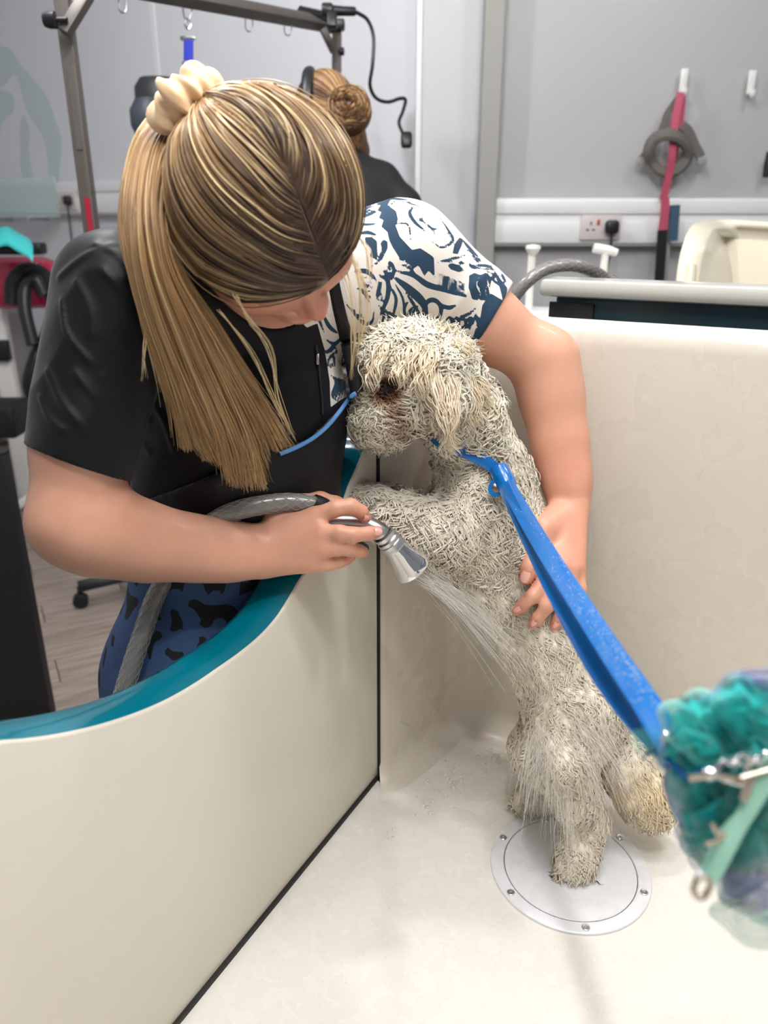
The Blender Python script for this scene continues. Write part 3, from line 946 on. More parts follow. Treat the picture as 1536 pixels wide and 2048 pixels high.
# ------------------------------------------------------------------ rear bath behind the back wall
rb = empty('rear_bath', TB(0.6, 0.7, 0.3)); tag(rb, 'second bath behind, teal body with a flat off-white rim', 'dog bath')
c0 = on_plane(1078, 574, TB(0.45, 0, 0), e1)
b0 = tub_ab(c0)[1]
sl_ = MB().box(TB(0.49, b0 + 0.7, 1.275), (0.085, 1.4, 0.03), (e1, e2, ez), 0.009).build('rim', M_RIMW, rb)
MB().box(TB(0.50, b0 + 0.715, 0.9), (0.05, 1.38, 0.72), (e1, e2, ez), 0.004).build('front_skin', M_TEALSHADE, rb)
MB().box(TB(0.4725, b0 + 0.055, 0.9), (0.006, 0.08, 0.70), (e1, e2, ez), 0.001).build('end_panel', M_BLK, rb)
MB().box(TB(1.08, 0.15, 0.58), (0.24, 1.0, 1.16), (e1, e2, ez), 0.02).build('tap_deck', M_PLASTW, rb)
rt = empty('raised_tub', tuple(P(1450, 520, 1.9))); tag(rt, 'cream moulded tub with a raised rounded end at the right, behind the flat rim', 'dog bath')
# tapered U shell, open to the front
D2 = 1.78
outl = spline([(1348, 640), (1352, 560), (1362, 500), (1380, 455), (1400, 442), (1440, 438), (1520, 442), (1640, 450)], 6)
inl = spline([(1398, 640), (1400, 560), (1412, 500), (1425, 468), (1436, 458), (1470, 456), (1540, 460), (1640, 468)], 6)
bkl = spline([(1470, 640), (1466, 560), (1458, 510), (1450, 480), (1455, 476), (1480, 478), (1550, 482), (1640, 490)], 6)
n = len(outl); V = []; F = []
rows = []
dz_ = lambda u: 0.32 * min(1, max(0, (u - 1372) / 60)) ** 0.8
rows.append([P(u + 6, v + 6, D2 + 0.12 + dz_(u)) for u, v in outl]); rows.append([P(u, v, D2 + 0.01 + dz_(u)) for u, v in outl]); rows.append([P(u + 5, v + 4, D2 + dz_(u)) for u, v in outl])
rows.append([P(u - 6, v - 3, D2 + dz_(u - 40)) for u, v in inl]); rows.append([P(u, v, D2 + 0.01 + dz_(u - 40)) for u, v in inl]); rows.append([P(u, v, D2 + 0.34) for u, v in bkl])
for r in rows: V += r
for k in range(len(rows) - 1):
    for i in range(n - 1): F.append((k * n + i, k * n + i + 1, (k + 1) * n + i + 1, (k + 1) * n + i))
mesh_np('shell', np.array(V), np.array(F), mat('cream_gelcoat', srgb(236, 228, 206), 0.3, coat=0.4), rt)
back = [P(u, v, D2 + 0.34) for u, v in bkl] + [P(1640, 640, D2 + 0.34)]
MB().prism(back, Fv * 0.01).build('back_panel', mat('cream_inner', srgb(238, 229, 204), 0.35), rt, smooth=False)
MB().tube([P(1378, 570, D2 - 0.003), P(1382, 530, D2 - 0.003)], 0.012, 10).build('grab_slot', mat('slot_shade', srgb(222, 214, 192), 0.4), rt)
# white T-handled taps beyond the rim
for u, v, lb, w in ((1066, 494, 'white push tap with a round knob behind the flat rim', 0), (1212, 502, 'white lever tap with a wide handle behind the flat rim', 1)):
    t = empty('water_tap', tuple(P(u, 560, 2.0))); tag(t, lb, 'tap')
    tb_ = P(u - 1, v, 2.0)
    MB().tube([tb_ * np.array([1, 1, 0]) + ez * 1.155, tb_], 0.010, 10).build('stem', M_PLASTW, t)
    if w: MB().tube(spline([P(u - 25, v - 6, 2.0), P(u, v - 2, 2.0), P(u + 22, v + 4, 2.0)], 4), [0.012, 0.013, 0.013, 0.013, 0.013, 0.013, 0.012, 0.011, 0.01][:9], 10).build('handle', M_PLASTW, t)
    else: MB().lathe(P(u, v + 8, 2.0), ez, [(0.006, -0.012), (0.014, -0.004), (0.02, 0.006), (0.018, 0.014), (0, 0.017)], 16).build('handle', M_PLASTW, t)

# reinforced hoses: clear tube with a criss-cross braid
def hose(name, pts, r, label, cat='hose'):
    h = empty(name, tuple(pts[0])); tag(h, label, cat)
    sp = np.array(spline(pts, 14))
    MB().tube(list(sp), r * 0.93, 14).build('tube', M_HOSE, h)
    seg = np.linalg.norm(np.diff(sp, axis=0), axis=1); s = np.concatenate([[0], np.cumsum(seg)])
    L_ = s[-1]
    m = int(L_ / 0.0035)
    ss = np.linspace(0, L_, m)
    c = np.stack([np.interp(ss, s, sp[:, k]) for k in range(3)], 1)
    T = np.gradient(c, axis=0); T /= np.linalg.norm(T, axis=1, keepdims=True)
    ref = np.array([0.3, 0.2, 0.93]); a1 = np.cross(T, ref); a1 /= np.linalg.norm(a1, axis=1, keepdims=True); a2 = np.cross(T, a1)
    paths = []
    for k in range(9):
        for sg in (-1, 1):
            ph = 2 * np.pi * k / 9 + sg * ss / (r * 1.7)
            paths.append(c + r * 0.95 * (np.cos(ph)[:, None] * a1 + np.sin(ph)[:, None] * a2))
    paths = np.array(paths)
    V, Q = tubes_np(paths, np.full(paths.shape[:2], 0.00033), 3)
    b = mesh_np('braid', V, Q, M_BRAID, h); b['kind'] = 'stuff'
    return h
hq = P(1000, 655, 1.55); hr = P(1236, 640, 1.66)
hose('rear_hose', [hq * np.array([1, 1, 0]) + ez * 0.02 + e1 * 0.05, hq - ez * 0.5 + e1 * 0.03, hq, P(1022, 605, 1.5), P(1052, 566, 1.48), P(1092, 538, 1.48), P(1140, 530, 1.48), P(1180, 540, 1.5), P(1212, 562, 1.56), P(1228, 600, 1.64), hr - ez * 0.3], 0.0125, 'grey reinforced hose looping over the rim behind the bath')

# ------------------------------------------------------------------ left side: dryer, board, stool base
bp = on_z(105, 1446, 0.0)
bx = np.array([1.0, 0.04, 0]); bx /= np.linalg.norm(bx); by = np.array([-bx[1], bx[0], 0])
cb_ = empty('black_board', tuple(bp)); tag(cb_, 'plain black upright board standing on the wood floor at far left', 'board')
MB().box(bp - bx * 0.3 + by * 0.02 + ez * 0.41, (0.6, 0.04, 0.82), (bx, by, ez), 0.004).build('body', M_BLKM, cb_)
MB().box(bp - bx * 0.3 + by * 0.02 + ez * 0.823, (0.6, 0.04, 0.006), (bx, by, ez), 0.002).build('top', M_BLK, cb_)
# stool base with castors
cq = on_z(160, 1214, 0.0)
st = empty('stool_base', tuple(cq)); tag(st, 'black five-star stool base with castors on the wood floor behind the groomer', 'stool')
hub = cq + np.array([0.30, 0.10, 0.12])
for k in range(5):
    a = math.atan2(cq[1] - hub[1], cq[0] - hub[0]) + k * 2 * math.pi / 5
    tip = hub + np.array([math.cos(a) * 0.31, math.sin(a) * 0.31, -0.035])
    bar('star_leg', hub, tip, 0.045, M_BLK, st, 0.03)
    wv = np.array([-math.sin(a), math.cos(a), 0])
    cst = MB()
    for sg in (-1, 1):
        cst.lathe(tip + ez * (-tip[2] + 0.028) + wv * 0.012 * sg, wv, [(0, -0.008), (0.022, -0.008), (0.028, -0.004), (0.028, 0.004), (0.022, 0.008), (0, 0.008)], 14)
    cst.tube([tip + ez * 0.0, tip - ez * (tip[2] - 0.03)], 0.008, 8)
    cst.build('castor', M_BLK, st)
MB().tube([hub, hub + ez * 0.36], 0.025, 12).build('column', M_BLK, st)
MB().lathe(hub + ez * 0.36, ez, [(0.02, 0), (0.17, 0.01), (0.185, 0.03), (0.18, 0.06), (0.1, 0.075), (0, 0.08)], 24).build('seat', M_BLK, st)
# magenta stand dryer
sd = empty('stand_dryer', tuple(on_z(45, 1000, 0.0))); tag(sd, 'magenta dog dryer with black corrugated hose on a white stand at far left', 'dryer')
DD = 3.7
MB().box(P(40, 565, DD), (0.36, 0.22, 0.23), (Rv, np.array([0, 1.0, 0]), ez), 0.07).build('body', M_PINKD, sd)
MB().box(P(20, 533, DD - 0.08), (0.06, 0.02, 0.03), None, 0.005).build('control_panel', M_PLASTW, sd)
mb = MB()
hp = np.array(spline([P(24, 610, DD - .2), P(26, 566, DD - .22), P(50, 541, DD - .22), P(84, 548, DD - .2), P(104, 585, DD - .2), P(108, 630, DD - .2), P(92, 680, DD - .2), P(72, 720, DD - .18), P(60, 765, DD - .18), P(70, 800, DD - .18)], 14))
mb.tube(list(hp), [0.032 + 0.004 * (k % 2) for k in range(len(hp))], 12)
mb.build('air_hose', M_BLK, sd)
MB().tube(list(spline([P(88, 590, DD - .24), P(72, 560, DD - .26), P(52, 575, DD - .26), P(50, 620, DD - .26), P(66, 690, DD - .24)], 10)), 0.028, 12).build('air_hose', M_BLK, sd)
fz = on_z(58, 1000, 0.0)
MB().box((fz[0], fz[1], 0.52), (0.085, 0.06, 1.0), None, 0.012).build('stand_pole', M_PLASTW, sd)
MB().box((fz[0], fz[1] - 0.04, 0.78), (0.1, 0.05, 0.1), None, 0.01).build('pole_clamp', M_BLK, sd)
MB().tube(spline([fz + np.array([-0.35, -0.25, 0.03]), fz + np.array([-0.02, -0.22, 0.03]), fz + np.array([0.03, 0.0, 0.03]), fz + np.array([0.02, 0.25, 0.03])], 8), 0.025, 10).build('foot_tube', M_PLASTW, sd)
MB().tube(spline([fz + np.array([-0.35, -0.02, 0.03]), fz + np.array([0.0, 0.0, 0.03])], 4), 0.022, 10).build('foot_tube', M_PLASTW, sd)
tw = empty('towel', tuple(P(10, 480, 3.4))); tag(tw, 'turquoise cloth lying over a black arm above the magenta dryer', 'cloth')
tr = [spline([P(u, v + dv, 3.35 + dd) for u, v in ((-60, 470), (-10, 460), (14, 455), (34, 466), (58, 480), (66, 490))], 5) for dv, dd in ((0, 0.1), (-2, 0.04), (8, -0.02), (22, -0.06), (36, -0.07), (37, -0.03), (20, 0.0))]
n_ = len(tr[0]); V = [p for r in tr for p in r]; F = [(k * n_ + i, k * n_ + i + 1, (k + 1) * n_ + i + 1, (k + 1) * n_ + i) for k in range(6) for i in range(n_ - 1)]
mesh_np('fabric', np.array(V), F, mat('turquoise_cloth', srgb(72, 208, 208), 0.7), tw)
tag(MB().box(P(20, 497, 3.42), (0.3, 0.08, 0.05), None, 0.012).build('padded_shelf', M_BLK), 'black padded shelf under the turquoise cloth at far left', 'shelf')
tag(MB().box(P(10, 835, 3.2), (0.16, 0.2, 0.13), None, 0.015).build('black_crate', M_BLKM), 'low black crate beside the white dryer stand at far left', 'crate')
tag(MB().box(P(-10, 720, 4.1), (0.34, 0.3, 0.5), None, 0.012).build('grey_unit', mat('grey_unit_paint', srgb(150, 148, 146), 0.5)), 'light grey storage unit behind the dryer stand at the left edge', 'unit')
# dark nozzle heads behind the blonde groomer
nz = empty('dryer_head', tuple(P(310, 205, 2.9))); tag(nz, 'dark grey swivel dryer head half hidden behind the blonde ponytail', 'dryer')
MB().lathe(P(322, 205, 2.95), ez, [(0.0, 0.085), (0.07, 0.08), (0.092, 0.05), (0.094, 0.0), (0.088, -0.15), (0, -0.15)], 20).build('upper_shell', mat('dark_grey', srgb(44, 46, 50), 0.5), nz)
MB().lathe(P(300, 240, 2.8), ez, [(0.0, 0.075), (0.045, 0.068), (0.068, 0.03), (0.068, -0.02), (0.05, -0.06), (0, -0.07)], 20).build('nozzle', mat('blue_grey', srgb(58, 64, 74), 0.5), nz)
# ------------------------------------------------------------------ the groomer in front
from mathutils.bvhtree import BVHTree
def bvh_of(V, Q):
    return BVHTree.FromPolygons([tuple(v) for v in V.tolist()], [tuple(q) for q in Q.tolist()])
def cast(bv, u, v, default):
    r = ray(u, v); L_ = np.linalg.norm(r)
    h = bv.ray_cast(Vector(Cv), Vector(r / L_))
    if h[0] is None: return P(u, v, default), -Fv
    return np.array(h[0]), np.array(h[1])

def decal(V, dref):
    """flat cloth coordinates of points, seen along the fixed direction Fv at unit scale of depth dref"""
    d = V - Cv
    k = FPX / dref
    return np.stack([768 + d @ Rv * k, 1024 - (d @ Uv) * k], 1)

SK = np.array(srgb(206, 154, 130)); SKR = np.array(srgb(202, 122, 106)); SKL = np.array(srgb(220, 172, 148))
M_SKIN = mat('skin', rough=0.42, attr='col', sss=0.12, bump=(180, 0.08, 0.002), spec=0.4, coat=0.06)
M_BLKCL = mat('black_scrub_fabric', (0.008, 0.008, 0.011), 0.48, spec=0.3)
M_PRINT = mat('printed_scrub_fabric', srgb(232, 226, 220), 0.75, printed=('ink', srgb(40, 66, 88)), bump=(25, 0.25, 0.006), sheen=0.1)
M_APRON = mat('black_apron_fabric', (0.007, 0.007, 0.009), 0.42, spec=0.3, bump=(14, 0.3, 0.01, (1, 1, 0.6)))
M_PANTS = mat('blue_trouser_fabric', srgb(60, 84, 124), 0.85, printed=('ink', (0.012, 0.013, 0.016)), bump=(12, 0.3, 0.01))
M_NAIL = mat('nail', srgb(228, 170, 158), 0.2, coat=0.6)
M_PIPE = mat('blue_piping', srgb(96, 150, 212), 0.6)

woman = empty('person', tuple(P(430, 1180, 1.14) * np.array([1, 1, 0])),
              'blonde woman with a high ponytail bending over the bath, holding the shower and the dog', 'person')

shR, elR, wrR = P(232, 590, 0.87), P(143, 1043, 0.865), P(512, 1104, 0.975)
shL, elL, wrL = P(812, 533, 1.075), P(1090, 722, 1.13), P(1137, 1005, 1.125)
# head frame
hf0 = 0.44 * Rv - 0.898 * Uv
al = math.radians(7); be = math.radians(7)
hf = math.cos(al) * hf0 - math.sin(al) * Fv
hu = -math.cos(al) * Fv - math.sin(al) * hf0
hl = np.cross(hu, hf)
hu, hl = math.cos(be) * hu + math.sin(be) * hl, math.cos(be) * hl - math.sin(be) * hu
HC = P(520, 394, 0.79)
HS = 1.04
def H(f, l, u):
    return HC + HS * (f * hf + l * hl + u * hu)
HA = (hf, hl, hu)

B = Field((-0.52, 0.62, 0.80), (0.36, 1.30, 1.60), 0.0026)
# torso and neck under the clothes
B.ell(P(470, 790, 1.05), (0.125, 0.12, 0.08), (Rv, Uv, Fv), 0.03)
B.chain([P(270, 610, 0.90), P(540, 600, 0.99), P(790, 540, 1.07)], [0.052, 0.06, 0.052], 0.03)
B.ell(P(455, 1000, 1.08), (0.11, 0.13, 0.075), (Rv, Uv, Fv), 0.04)
B.chain([P(545, 590, 0.97), P(520, 500, 0.90), H(-0.02, 0, -0.03)], [0.056, 0.052, 0.05], 0.03)
# arms
B.chain([shR, P(160, 900, 0.862), elR], [0.056, 0.046, 0.0405], 0.03)
B.chain([elR, P(205, 1064, 0.88), P(300, 1086, 0.915), P(400, 1098, 0.945), P(470, 1103, 0.965), wrR], [0.0405, 0.043, 0.0385, 0.0325, 0.0285, 0.027], 0.035)
B.chain([shL, P(960, 642, 1.105), elL], [0.056, 0.047, 0.042], 0.04)
B.chain([elL, P(1104, 800, 1.135), P(1120, 890, 1.135), P(1134, 965, 1.13), wrL], [0.0405, 0.0395, 0.0345, 0.0285, 0.0255], 0.035)
# her right hand on the shower gun
def finger(pts, rs, k=0.004):
    B.chain([P(*p) for p in pts], rs, k)
KI, KM, KR, KP = (630, 1034, 0.968), (642, 1066, 0.958), (640, 1098, 0.958), (622, 1127, 0.964)
for K, r in ((KI, .0135), (KM, .0135), (KR, .013), (KP, .012)):
    w0 = P(515 + 10, 1104 + (K[1] - 1085) * 0.42, 0.975)
    B.cone(w0, P(*K), 0.019, r, 0.014)
B.cone(P(540, 1085, 0.985), P(600, 1060, 0.985), 0.022, 0.020, 0.012)
B.cone(P(540, 1115, 0.985), P(600, 1110, 0.98), 0.022, 0.018, 0.012)
finger([KI, (672, 1017, 0.960), (702, 1013, 0.962), (722, 1024, 0.970), (731, 1035, 0.978)], [.0120, .0105, .0102, .0088, .0078])
finger([KM, (680, 1066, 0.950), (705, 1070, 0.952), (738, 1067, 0.958), (754, 1064, 0.962)], [.0118, .0098, .0098, .0085, .0078])
finger([KR, (672, 1096, 0.958), (697, 1097, 0.962), (717, 1102, 0.972), (727, 1104, 0.982)], [.0115, .0098, .0095, .0085, .0072])
finger([KP, (655, 1128, 0.968), (677, 1123, 0.972), (694, 1117, 0.98), (703, 1112, 0.988)], [.0108, .0090, .0086, .0075, .0066])
finger([(555, 1040, 0.99), (600, 1012, 1.0), (640, 1003, 1.008), (672, 1010, 1.012), (696, 1022, 1.01)], [.020, .0155, .012, .0105, .0085], 0.008)
# her left hand on the dog's back
DZ = 0.0
LI, LM, LR, LP = (1100, 1122, 1.062), (1121, 1134, 1.056), (1141, 1138, 1.060), (1155, 1132, 1.070)
for K, r in ((LI, .0130), (LM, .0130), (LR, .0125), (LP, .0115)):
    B.cone(P(1137 + (K[0] - 1128) * 0.45, 1022, 1.115), P(*K), 0.018, r, 0.012)
B.cone(P(1118, 1050, 1.10), P(1116, 1100, 1.085), 0.022, 0.018, 0.012)
finger([(1112, 1036, 1.10), (1088, 1058, 1.078), (1072, 1098, 1.062), (1060, 1134, 1.053), (1052, 1156, 1.05)], [.020, .0175, .0135, .0115, .0092], 0.01)
finger([LI, (1090, 1160, 1.052), (1066, 1192, 1.047), (1046, 1210, 1.048), (1033, 1221, 1.050)], [.0118, .0106, .0098, .0084, .0068])
finger([LM, (1112, 1176, 1.046), (1094, 1212, 1.044), (1076, 1236, 1.050), (1066, 1248, 1.055)], [.0118, .0104, .0096, .0084, .0070])
finger([LR, (1139, 1184, 1.050), (1128, 1218, 1.050), (1116, 1240, 1.056), (1109, 1252, 1.060)], [.0114, .0100, .0092, .0082, .0070])
finger([LP, (1160, 1176, 1.062), (1157, 1202, 1.062), (1150, 1224, 1.066), (1146, 1236, 1.07)], [.0104, .0088, .0082, .0074, .0062])
# head and face
B.ell(H(0.002, 0, 0.006), np.array((0.085, 0.074, 0.080)) * HS, HA, 0.01)
B.ell(H(0.036, 0, -0.04), np.array((0.064, 0.060, 0.080)) * HS, HA, 0.02)
B.cone(H(0.02, 0, -0.08), H(0.066, 0, -0.108), 0.045, 0.022, 0.03)
for s_ in (-1, 1):
    B.ell(H(0.080, s_ * 0.028, 0.008), np.array((0.016, 0.028, 0.012)) * HS, HA, 0.012)       # brow
    B.ell(H(0.076, s_ * 0.032, -0.014), np.array((0.0145, 0.0165, 0.0125)) * HS, HA, 0.005)    # closed lid
    B.ell(H(0.063, s_ * 0.042, -0.040), np.array((0.026, 0.026, 0.026)) * HS, HA, 0.018)       # cheek
    B.ell(H(0.002, s_ * 0.080, -0.022), np.array((0.017, 0.007, 0.030)) * HS, HA, 0.006)       # ear
    B.ell(H(0.100, 0.006 + s_ * 0.011, -0.046), np.array((0.012, 0.008, 0.008)) * HS, HA, 0.005)       # nostril wing
B.cone(H(0.084, 0.004, -0.002), H(0.111, 0.007, -0.038), 0.0075, 0.0095, 0.010)
B.ell(H(0.112, 0.007, -0.042), np.array((0.011, 0.0105, 0.009)) * HS, HA, 0.004)
B.ell(H(0.096, 0, -0.070), np.array((0.012, 0.022, 0.007)) * HS, HA, 0.006)
B.ell(H(0.092, 0, -0.081), np.array((0.012, 0.019, 0.008)) * HS, HA, 0.005)
V, Q = B.mesh(); del B
V = relax(V, Q, 2, 0.4)
d2 = lambda p: np.linalg.norm(V - p, axis=1)
c = np.tile(SK, (len(V), 1))
nz_ = vnoise(V, 28)[:, None] * 0.06 + vnoise(V, 90)[:, None] * 0.03
c = c * (1 + nz_)
def tint(p, r, colr, amt):
    global c
    w = np.clip(1 - d2(p) / r, 0, 1)[:, None] ** 1.3 * amt
    c = c * (1 - w) + np.array(colr) * w
for p in ((733, 1036, .975), (757, 1064, .962), (727, 1104, .98), (703, 1112, .985), (1050, 1160, 1.05), (1033, 1221, 1.05), (1066, 1248, 1.055), (1109, 1252, 1.06), (1146, 1236, 1.07)):
    tint(P(*p), 0.028, SKR, 0.75)
for p in (KI, KM, KR, KP, LI, LM, LR, LP): tint(P(*p), 0.024, SKR, 0.35)
tint(H(0.116, 0.007, -0.043), 0.035, srgb(206, 116, 104), 0.7)
tint(H(0.075, -0.045, -0.045), 0.04, SKR, 0.5); tint(H(0.075, 0.045, -0.045), 0.04, SKR, 0.5)
tint(H(0.10, 0, -0.075), 0.02, srgb(180, 80, 80), 0.6)
tint(P(1090, 700, 1.1), 0.12, SKL, 0.4); tint(P(1075, 718, 1.09), 0.003, (0.05, 0.02, 0.015), 1.0)
for p in ((1128, 940, 1.1), (1135, 1080, 1.07)): tint(P(*p), 0.09, SKR, 0.28)
body = mesh_np('body', V, Q, M_SKIN, woman, attrs={'col': c})
BODY_BV = bvh_of(V, Q)
# nails
def nail(u, v, du, dv, w, l, name='fingernail'):
    p, nn = cast(BODY_BV, u, v, 1.0)
    d = P(u + du, v + dv, 1.0) - P(u, v, 1.0); d -= np.dot(d, nn) * nn; d /= np.linalg.norm(d)
    s_ = np.cross(nn, d)
    vs = []; fs = []
    for i in range(6):
        for j in range(7):
            a = (j / 6 - 0.5) * 2; b = i / 5
            wd_ = w * (1 - 0.35 * max(0, (b - 0.6) / 0.4) ** 2 - 0.2 * max(0, (0.2 - b) / 0.2))
            vs.append(p + s_ * a * wd_ / 2 + d * (b - 0.4) * l + nn * (0.0016 - 0.0022 * a * a + 0.0008 * (1 - (2 * b - 1) ** 2)))
    for i in range(5):
        for j in range(6): fs.append((i * 7 + j, i * 7 + j + 1, i * 7 + 8 + j, i * 7 + 7 + j))
    n0 = len(vs); vs += [q - nn * 0.002 for q in vs]
    fs += [tuple(k + n0 for k in reversed(f)) for f in fs]
    return mesh_np(name, np.array(vs), fs, M_NAIL, woman)
nail(755, 1063, 1, 0, 0.0095, 0.010); nail(1051, 1152, -0.35, 1, 0.0125, 0.015)
nail(1036, 1219, -1, 0.8, 0.007, 0.010); nail(1068, 1246, -0.8, 1, 0.007, 0.010); nail(1112, 1249, -0.6, 1, 0.007, 0.010)
nail(731, 1036, 0.8, 0.6, 0.009, 0.009)
# closed eyelashes
lash = []
for k in range(26):
    a = -0.045 + 0.027 * k / 25
    p0 = H(0.086 + 0.004 * math.sin(k / 25 * math.pi), a, -0.020)
    lash.append([p0, p0 + HS * (0.004 * hf - 0.002 * hu), p0 + HS * (0.007 * hf - 0.006 * hu)])
lash = np.array(lash); Vl, Ql = tubes_np(lash, np.tile(np.array([0.0003, 0.00025, 0.0001]), (26, 1)), 3)
o = mesh_np('eyelashes', Vl, Ql, mat('dark_hair', (0.03, 0.018, 0.012), 0.5), woman); o['kind'] = 'stuff'

# ---- scrub top (a shell with open sleeves)
def sleeve_cut(uv0, uv1, d0, d1, out):
    a, b = P(*uv0, d0), P(*uv1, d1)
    n_ = np.cross(b - a, Fv); n_ /= np.linalg.norm(n_)
    if np.dot(n_, out) < 0: n_ = -n_
    return [((a + b) / 2, n_)]
T = Field((-0.50, 0.64, 0.86), (0.30, 1.36, 1.50), 0.0032)
T.ell(P(470, 800, 1.045), (0.150, 0.150, 0.098), (Rv, Uv, Fv), 0.05)
T.ell(P(470, 1010, 1.09), (0.142, 0.17, 0.095), (Rv, Uv, Fv), 0.05)
T.chain([P(262, 600, 0.885), P(400, 575, 0.94), P(540, 590, 0.985), P(690, 560, 1.04), P(800, 528, 1.075)], [0.066, 0.064, 0.068, 0.076, 0.077], 0.04)
cR = sleeve_cut((58, 890), (252, 962), 0.85, 0.86, P(158, 930, .85) - shR)
cL = sleeve_cut((1020, 578), (947, 704), 1.11, 1.11, P(985, 635, 1.11) - shL)
T.cone(P(236, 592, 0.875), P(150, 960, 0.86), 0.068, 0.058, 0.03, cuts=cR)
T.cone(P(806, 528, 1.075), P(1012, 662, 1.115), 0.078, 0.0575, 0.03, cuts=cL)
WAISTZ = P(430, 1160, 1.0)[2]
# opening for the neck
T.cone(P(540, 560, 0.95), P(520, 480, 0.86), 0.062, 0.075, 0.01, op='cut')
sl, X, Y, Z = T._box(T.lo, T.lo + T.h * T.n, 0)
# folds
q = np.stack(np.broadcast_arrays(X, Y, Z), -1)
def folds(V, Nn, amp):
    w1 = np.stack([V @ Rv * 9 + V @ Uv * 7, V @ Uv * 16 - V @ Rv * 18, V @ Fv * 6], 1)
    n1 = vnoise(w1, 1.0)
    r = 1 - np.abs(n1) * 2.2
    n2 = vnoise(V, 14)
    return (np.clip(r, -1, 1) * 0.6 + n2 * 0.5) * amp
T.plane_cut((0, 0, WAISTZ), -ez)
inner = T.F + 0.0075
T.F = np.maximum(T.F, -inner)
V, Q = T.mesh(); del T, inner, q
N_ = vnormals(V, Q); V = relax(V, Q, 2, 0.5)
dq = decal(V, 1.0)
amp = 0.0045 + 0.0045 * np.clip((420 - decal(V, 0.87)[:, 0]) / 150, 0, 1)
disp = folds(V, N_, 1.0) * amp
V = V + N_ * 0
# move both skins of the shell the same way: by the direction away from the axis of the garment
dirv = V - (P(470, 800, 1.06) + np.clip((V - P(470, 800, 1.06)) @ Rv, -0.2, 0.2)[:, None] * Rv)
dirv[:] = -Fv
V = V + dirv * disp[:, None]
rdg = np.zeros(len(V)); q87 = decal(V, 0.83)
for pl, w_ in (([(142, 612), (158, 680), (205, 738)], 5), ([(118, 752), (148, 812), (208, 880)], 8), ([(98, 800), (118, 838), (150, 866)], 6), ([(176, 582), (200, 630), (208, 680)], 10),
               ([(172, 755), (215, 805)], 8), ([(205, 500), (250, 520), (280, 560)], 9), ([(230, 560), (262, 600), (270, 660)], 8), ([(225, 760), (262, 820), (280, 880)], 8), ([(130, 560), (180, 530), (240, 500)], 8)):
    d_ = sd_stroke(q87, np.array(spline(pl, 5)), 0.0)
    rdg = np.maximum(rdg, np.exp(-(d_ / w_) ** 2))
V = V - Fv * (rdg * 0.0028)[:, None] + Rv * (rdg * -0.001)[:, None]
K4 = 3.072
def c4(x, y): return (550 + x / K4, 380 + y / K4)
qs = decal(V, 1.055)
def pos(pl): return [c4(*p) for p in pl]
ink = np.full(len(V), 50.0)
def fill(pl):
    global ink
    ink = np.minimum(ink, sd_poly(qs, pos(pl)))
def hole(pl):
    global ink
    ink = np.maximum(ink, -sd_poly(qs, pos(pl)))
def stroke(pl, w, sm=True, cut=False):
    global ink
    pp = spline(pl, 5) if sm and len(pl) > 2 else pl
    m = len(pp)
    ws = [max(0.25, w / K4 * (0.35 + 0.65 * math.sin(math.pi * min(1, (i + 0.6) / m)))) for i in range(m)]
    d = sd_stroke(qs, pos(pp), ws)
    ink = np.maximum(ink, -d) if cut else np.minimum(ink, d)
def circ(x, y, r, w=0, cut=False):
    global ink
    cx, cy = c4(x, y)
    d = np.hypot(qs[:, 0] - cx, qs[:, 1] - cy) - r / K4
    if w: d = np.abs(d) - w / K4
    ink = np.maximum(ink, -d) if cut else np.minimum(ink, d)
fill([(635, 60), (720, 75), (830, 125), (760, 125), (710, 115), (690, 180), (740, 230), (750, 290), (735, 330), (760, 400), (830, 470), (880, 455), (960, 495), (968, 600), (930, 570), (905, 602), (870, 550), (835, 575), (800, 530), (762, 530), (720, 470), (700, 430), (690, 380), (655, 350), (668, 300), (640, 290), (655, 240), (632, 230), (650, 180), (632, 160), (645, 110)])
stroke([(840, 185), (820, 240), (850, 300), (910, 350)], 11)
stroke([(700, 195), (725, 150), (738, 130)], 5); stroke([(740, 318), (808, 320), (828, 440)], 6)
circ(888, 278, 15); circ(893, 274, 6, cut=True); stroke([(900, 290), (945, 325), (980, 322)], 7); stroke([(935, 310), (970, 362)], 5)
stroke([(1000, 235), (1050, 300), (1080, 350), (1055, 400), (1000, 432), (948, 405)], 8); stroke([(1040, 300), (1060, 320), (1045, 330), (1065, 345)], 6)
stroke([(790, 140), (830, 160), (880, 180)], 6); circ(820, 148, 9)
stroke([(985, 520), (1060, 490), (1155, 440)], 9); fill([(1038, 522), (1075, 508), (1120, 512), (1152, 535), (1115, 552), (1065, 545)]); fill([(1108, 498), (1128, 480), (1155, 492), (1130, 505)])
fill([(1075, 450), (1088, 390), (1125, 325), (1150, 322), (1135, 380), (1108, 445)]); stroke([(1155, 340), (1190, 372), (1240, 410)], 16); stroke([(1170, 395), (1200, 400), (1225, 430)], 7)
for k in range(4): stroke([(1205 + k * 16, 425), (1222 + k * 12, 445), (1240, 462)], 6, False)
fill([(1178, 478), (1200, 490), (1290, 460), (1332, 458), (1338, 500), (1215, 517), (1182, 510)])
for k in range(9): stroke([(1222 + k * 12, 486), (1219 + k * 12, 508)], 3, False, cut=True)
stroke([(965, 648), (1160, 688)], 10, False)
for k in range(20):
    x = 985 + k * 9; stroke([(x, 652 + k * 1.8), (x + 3, 572 + k * 2.2)], 4, False)
fill([(1180, 562), (1215, 540), (1250, 552), (1290, 528), (1325, 560), (1305, 640), (1322, 690), (1262, 700), (1200, 702), (1175, 640)])
stroke([(1240, 570), (1225, 620), (1250, 660), (1240, 690)], 4, cut=True); circ(1245, 632, 6, cut=True); stroke([(1285, 560), (1300, 600), (1280, 650), (1300, 680)], 4, cut=True)
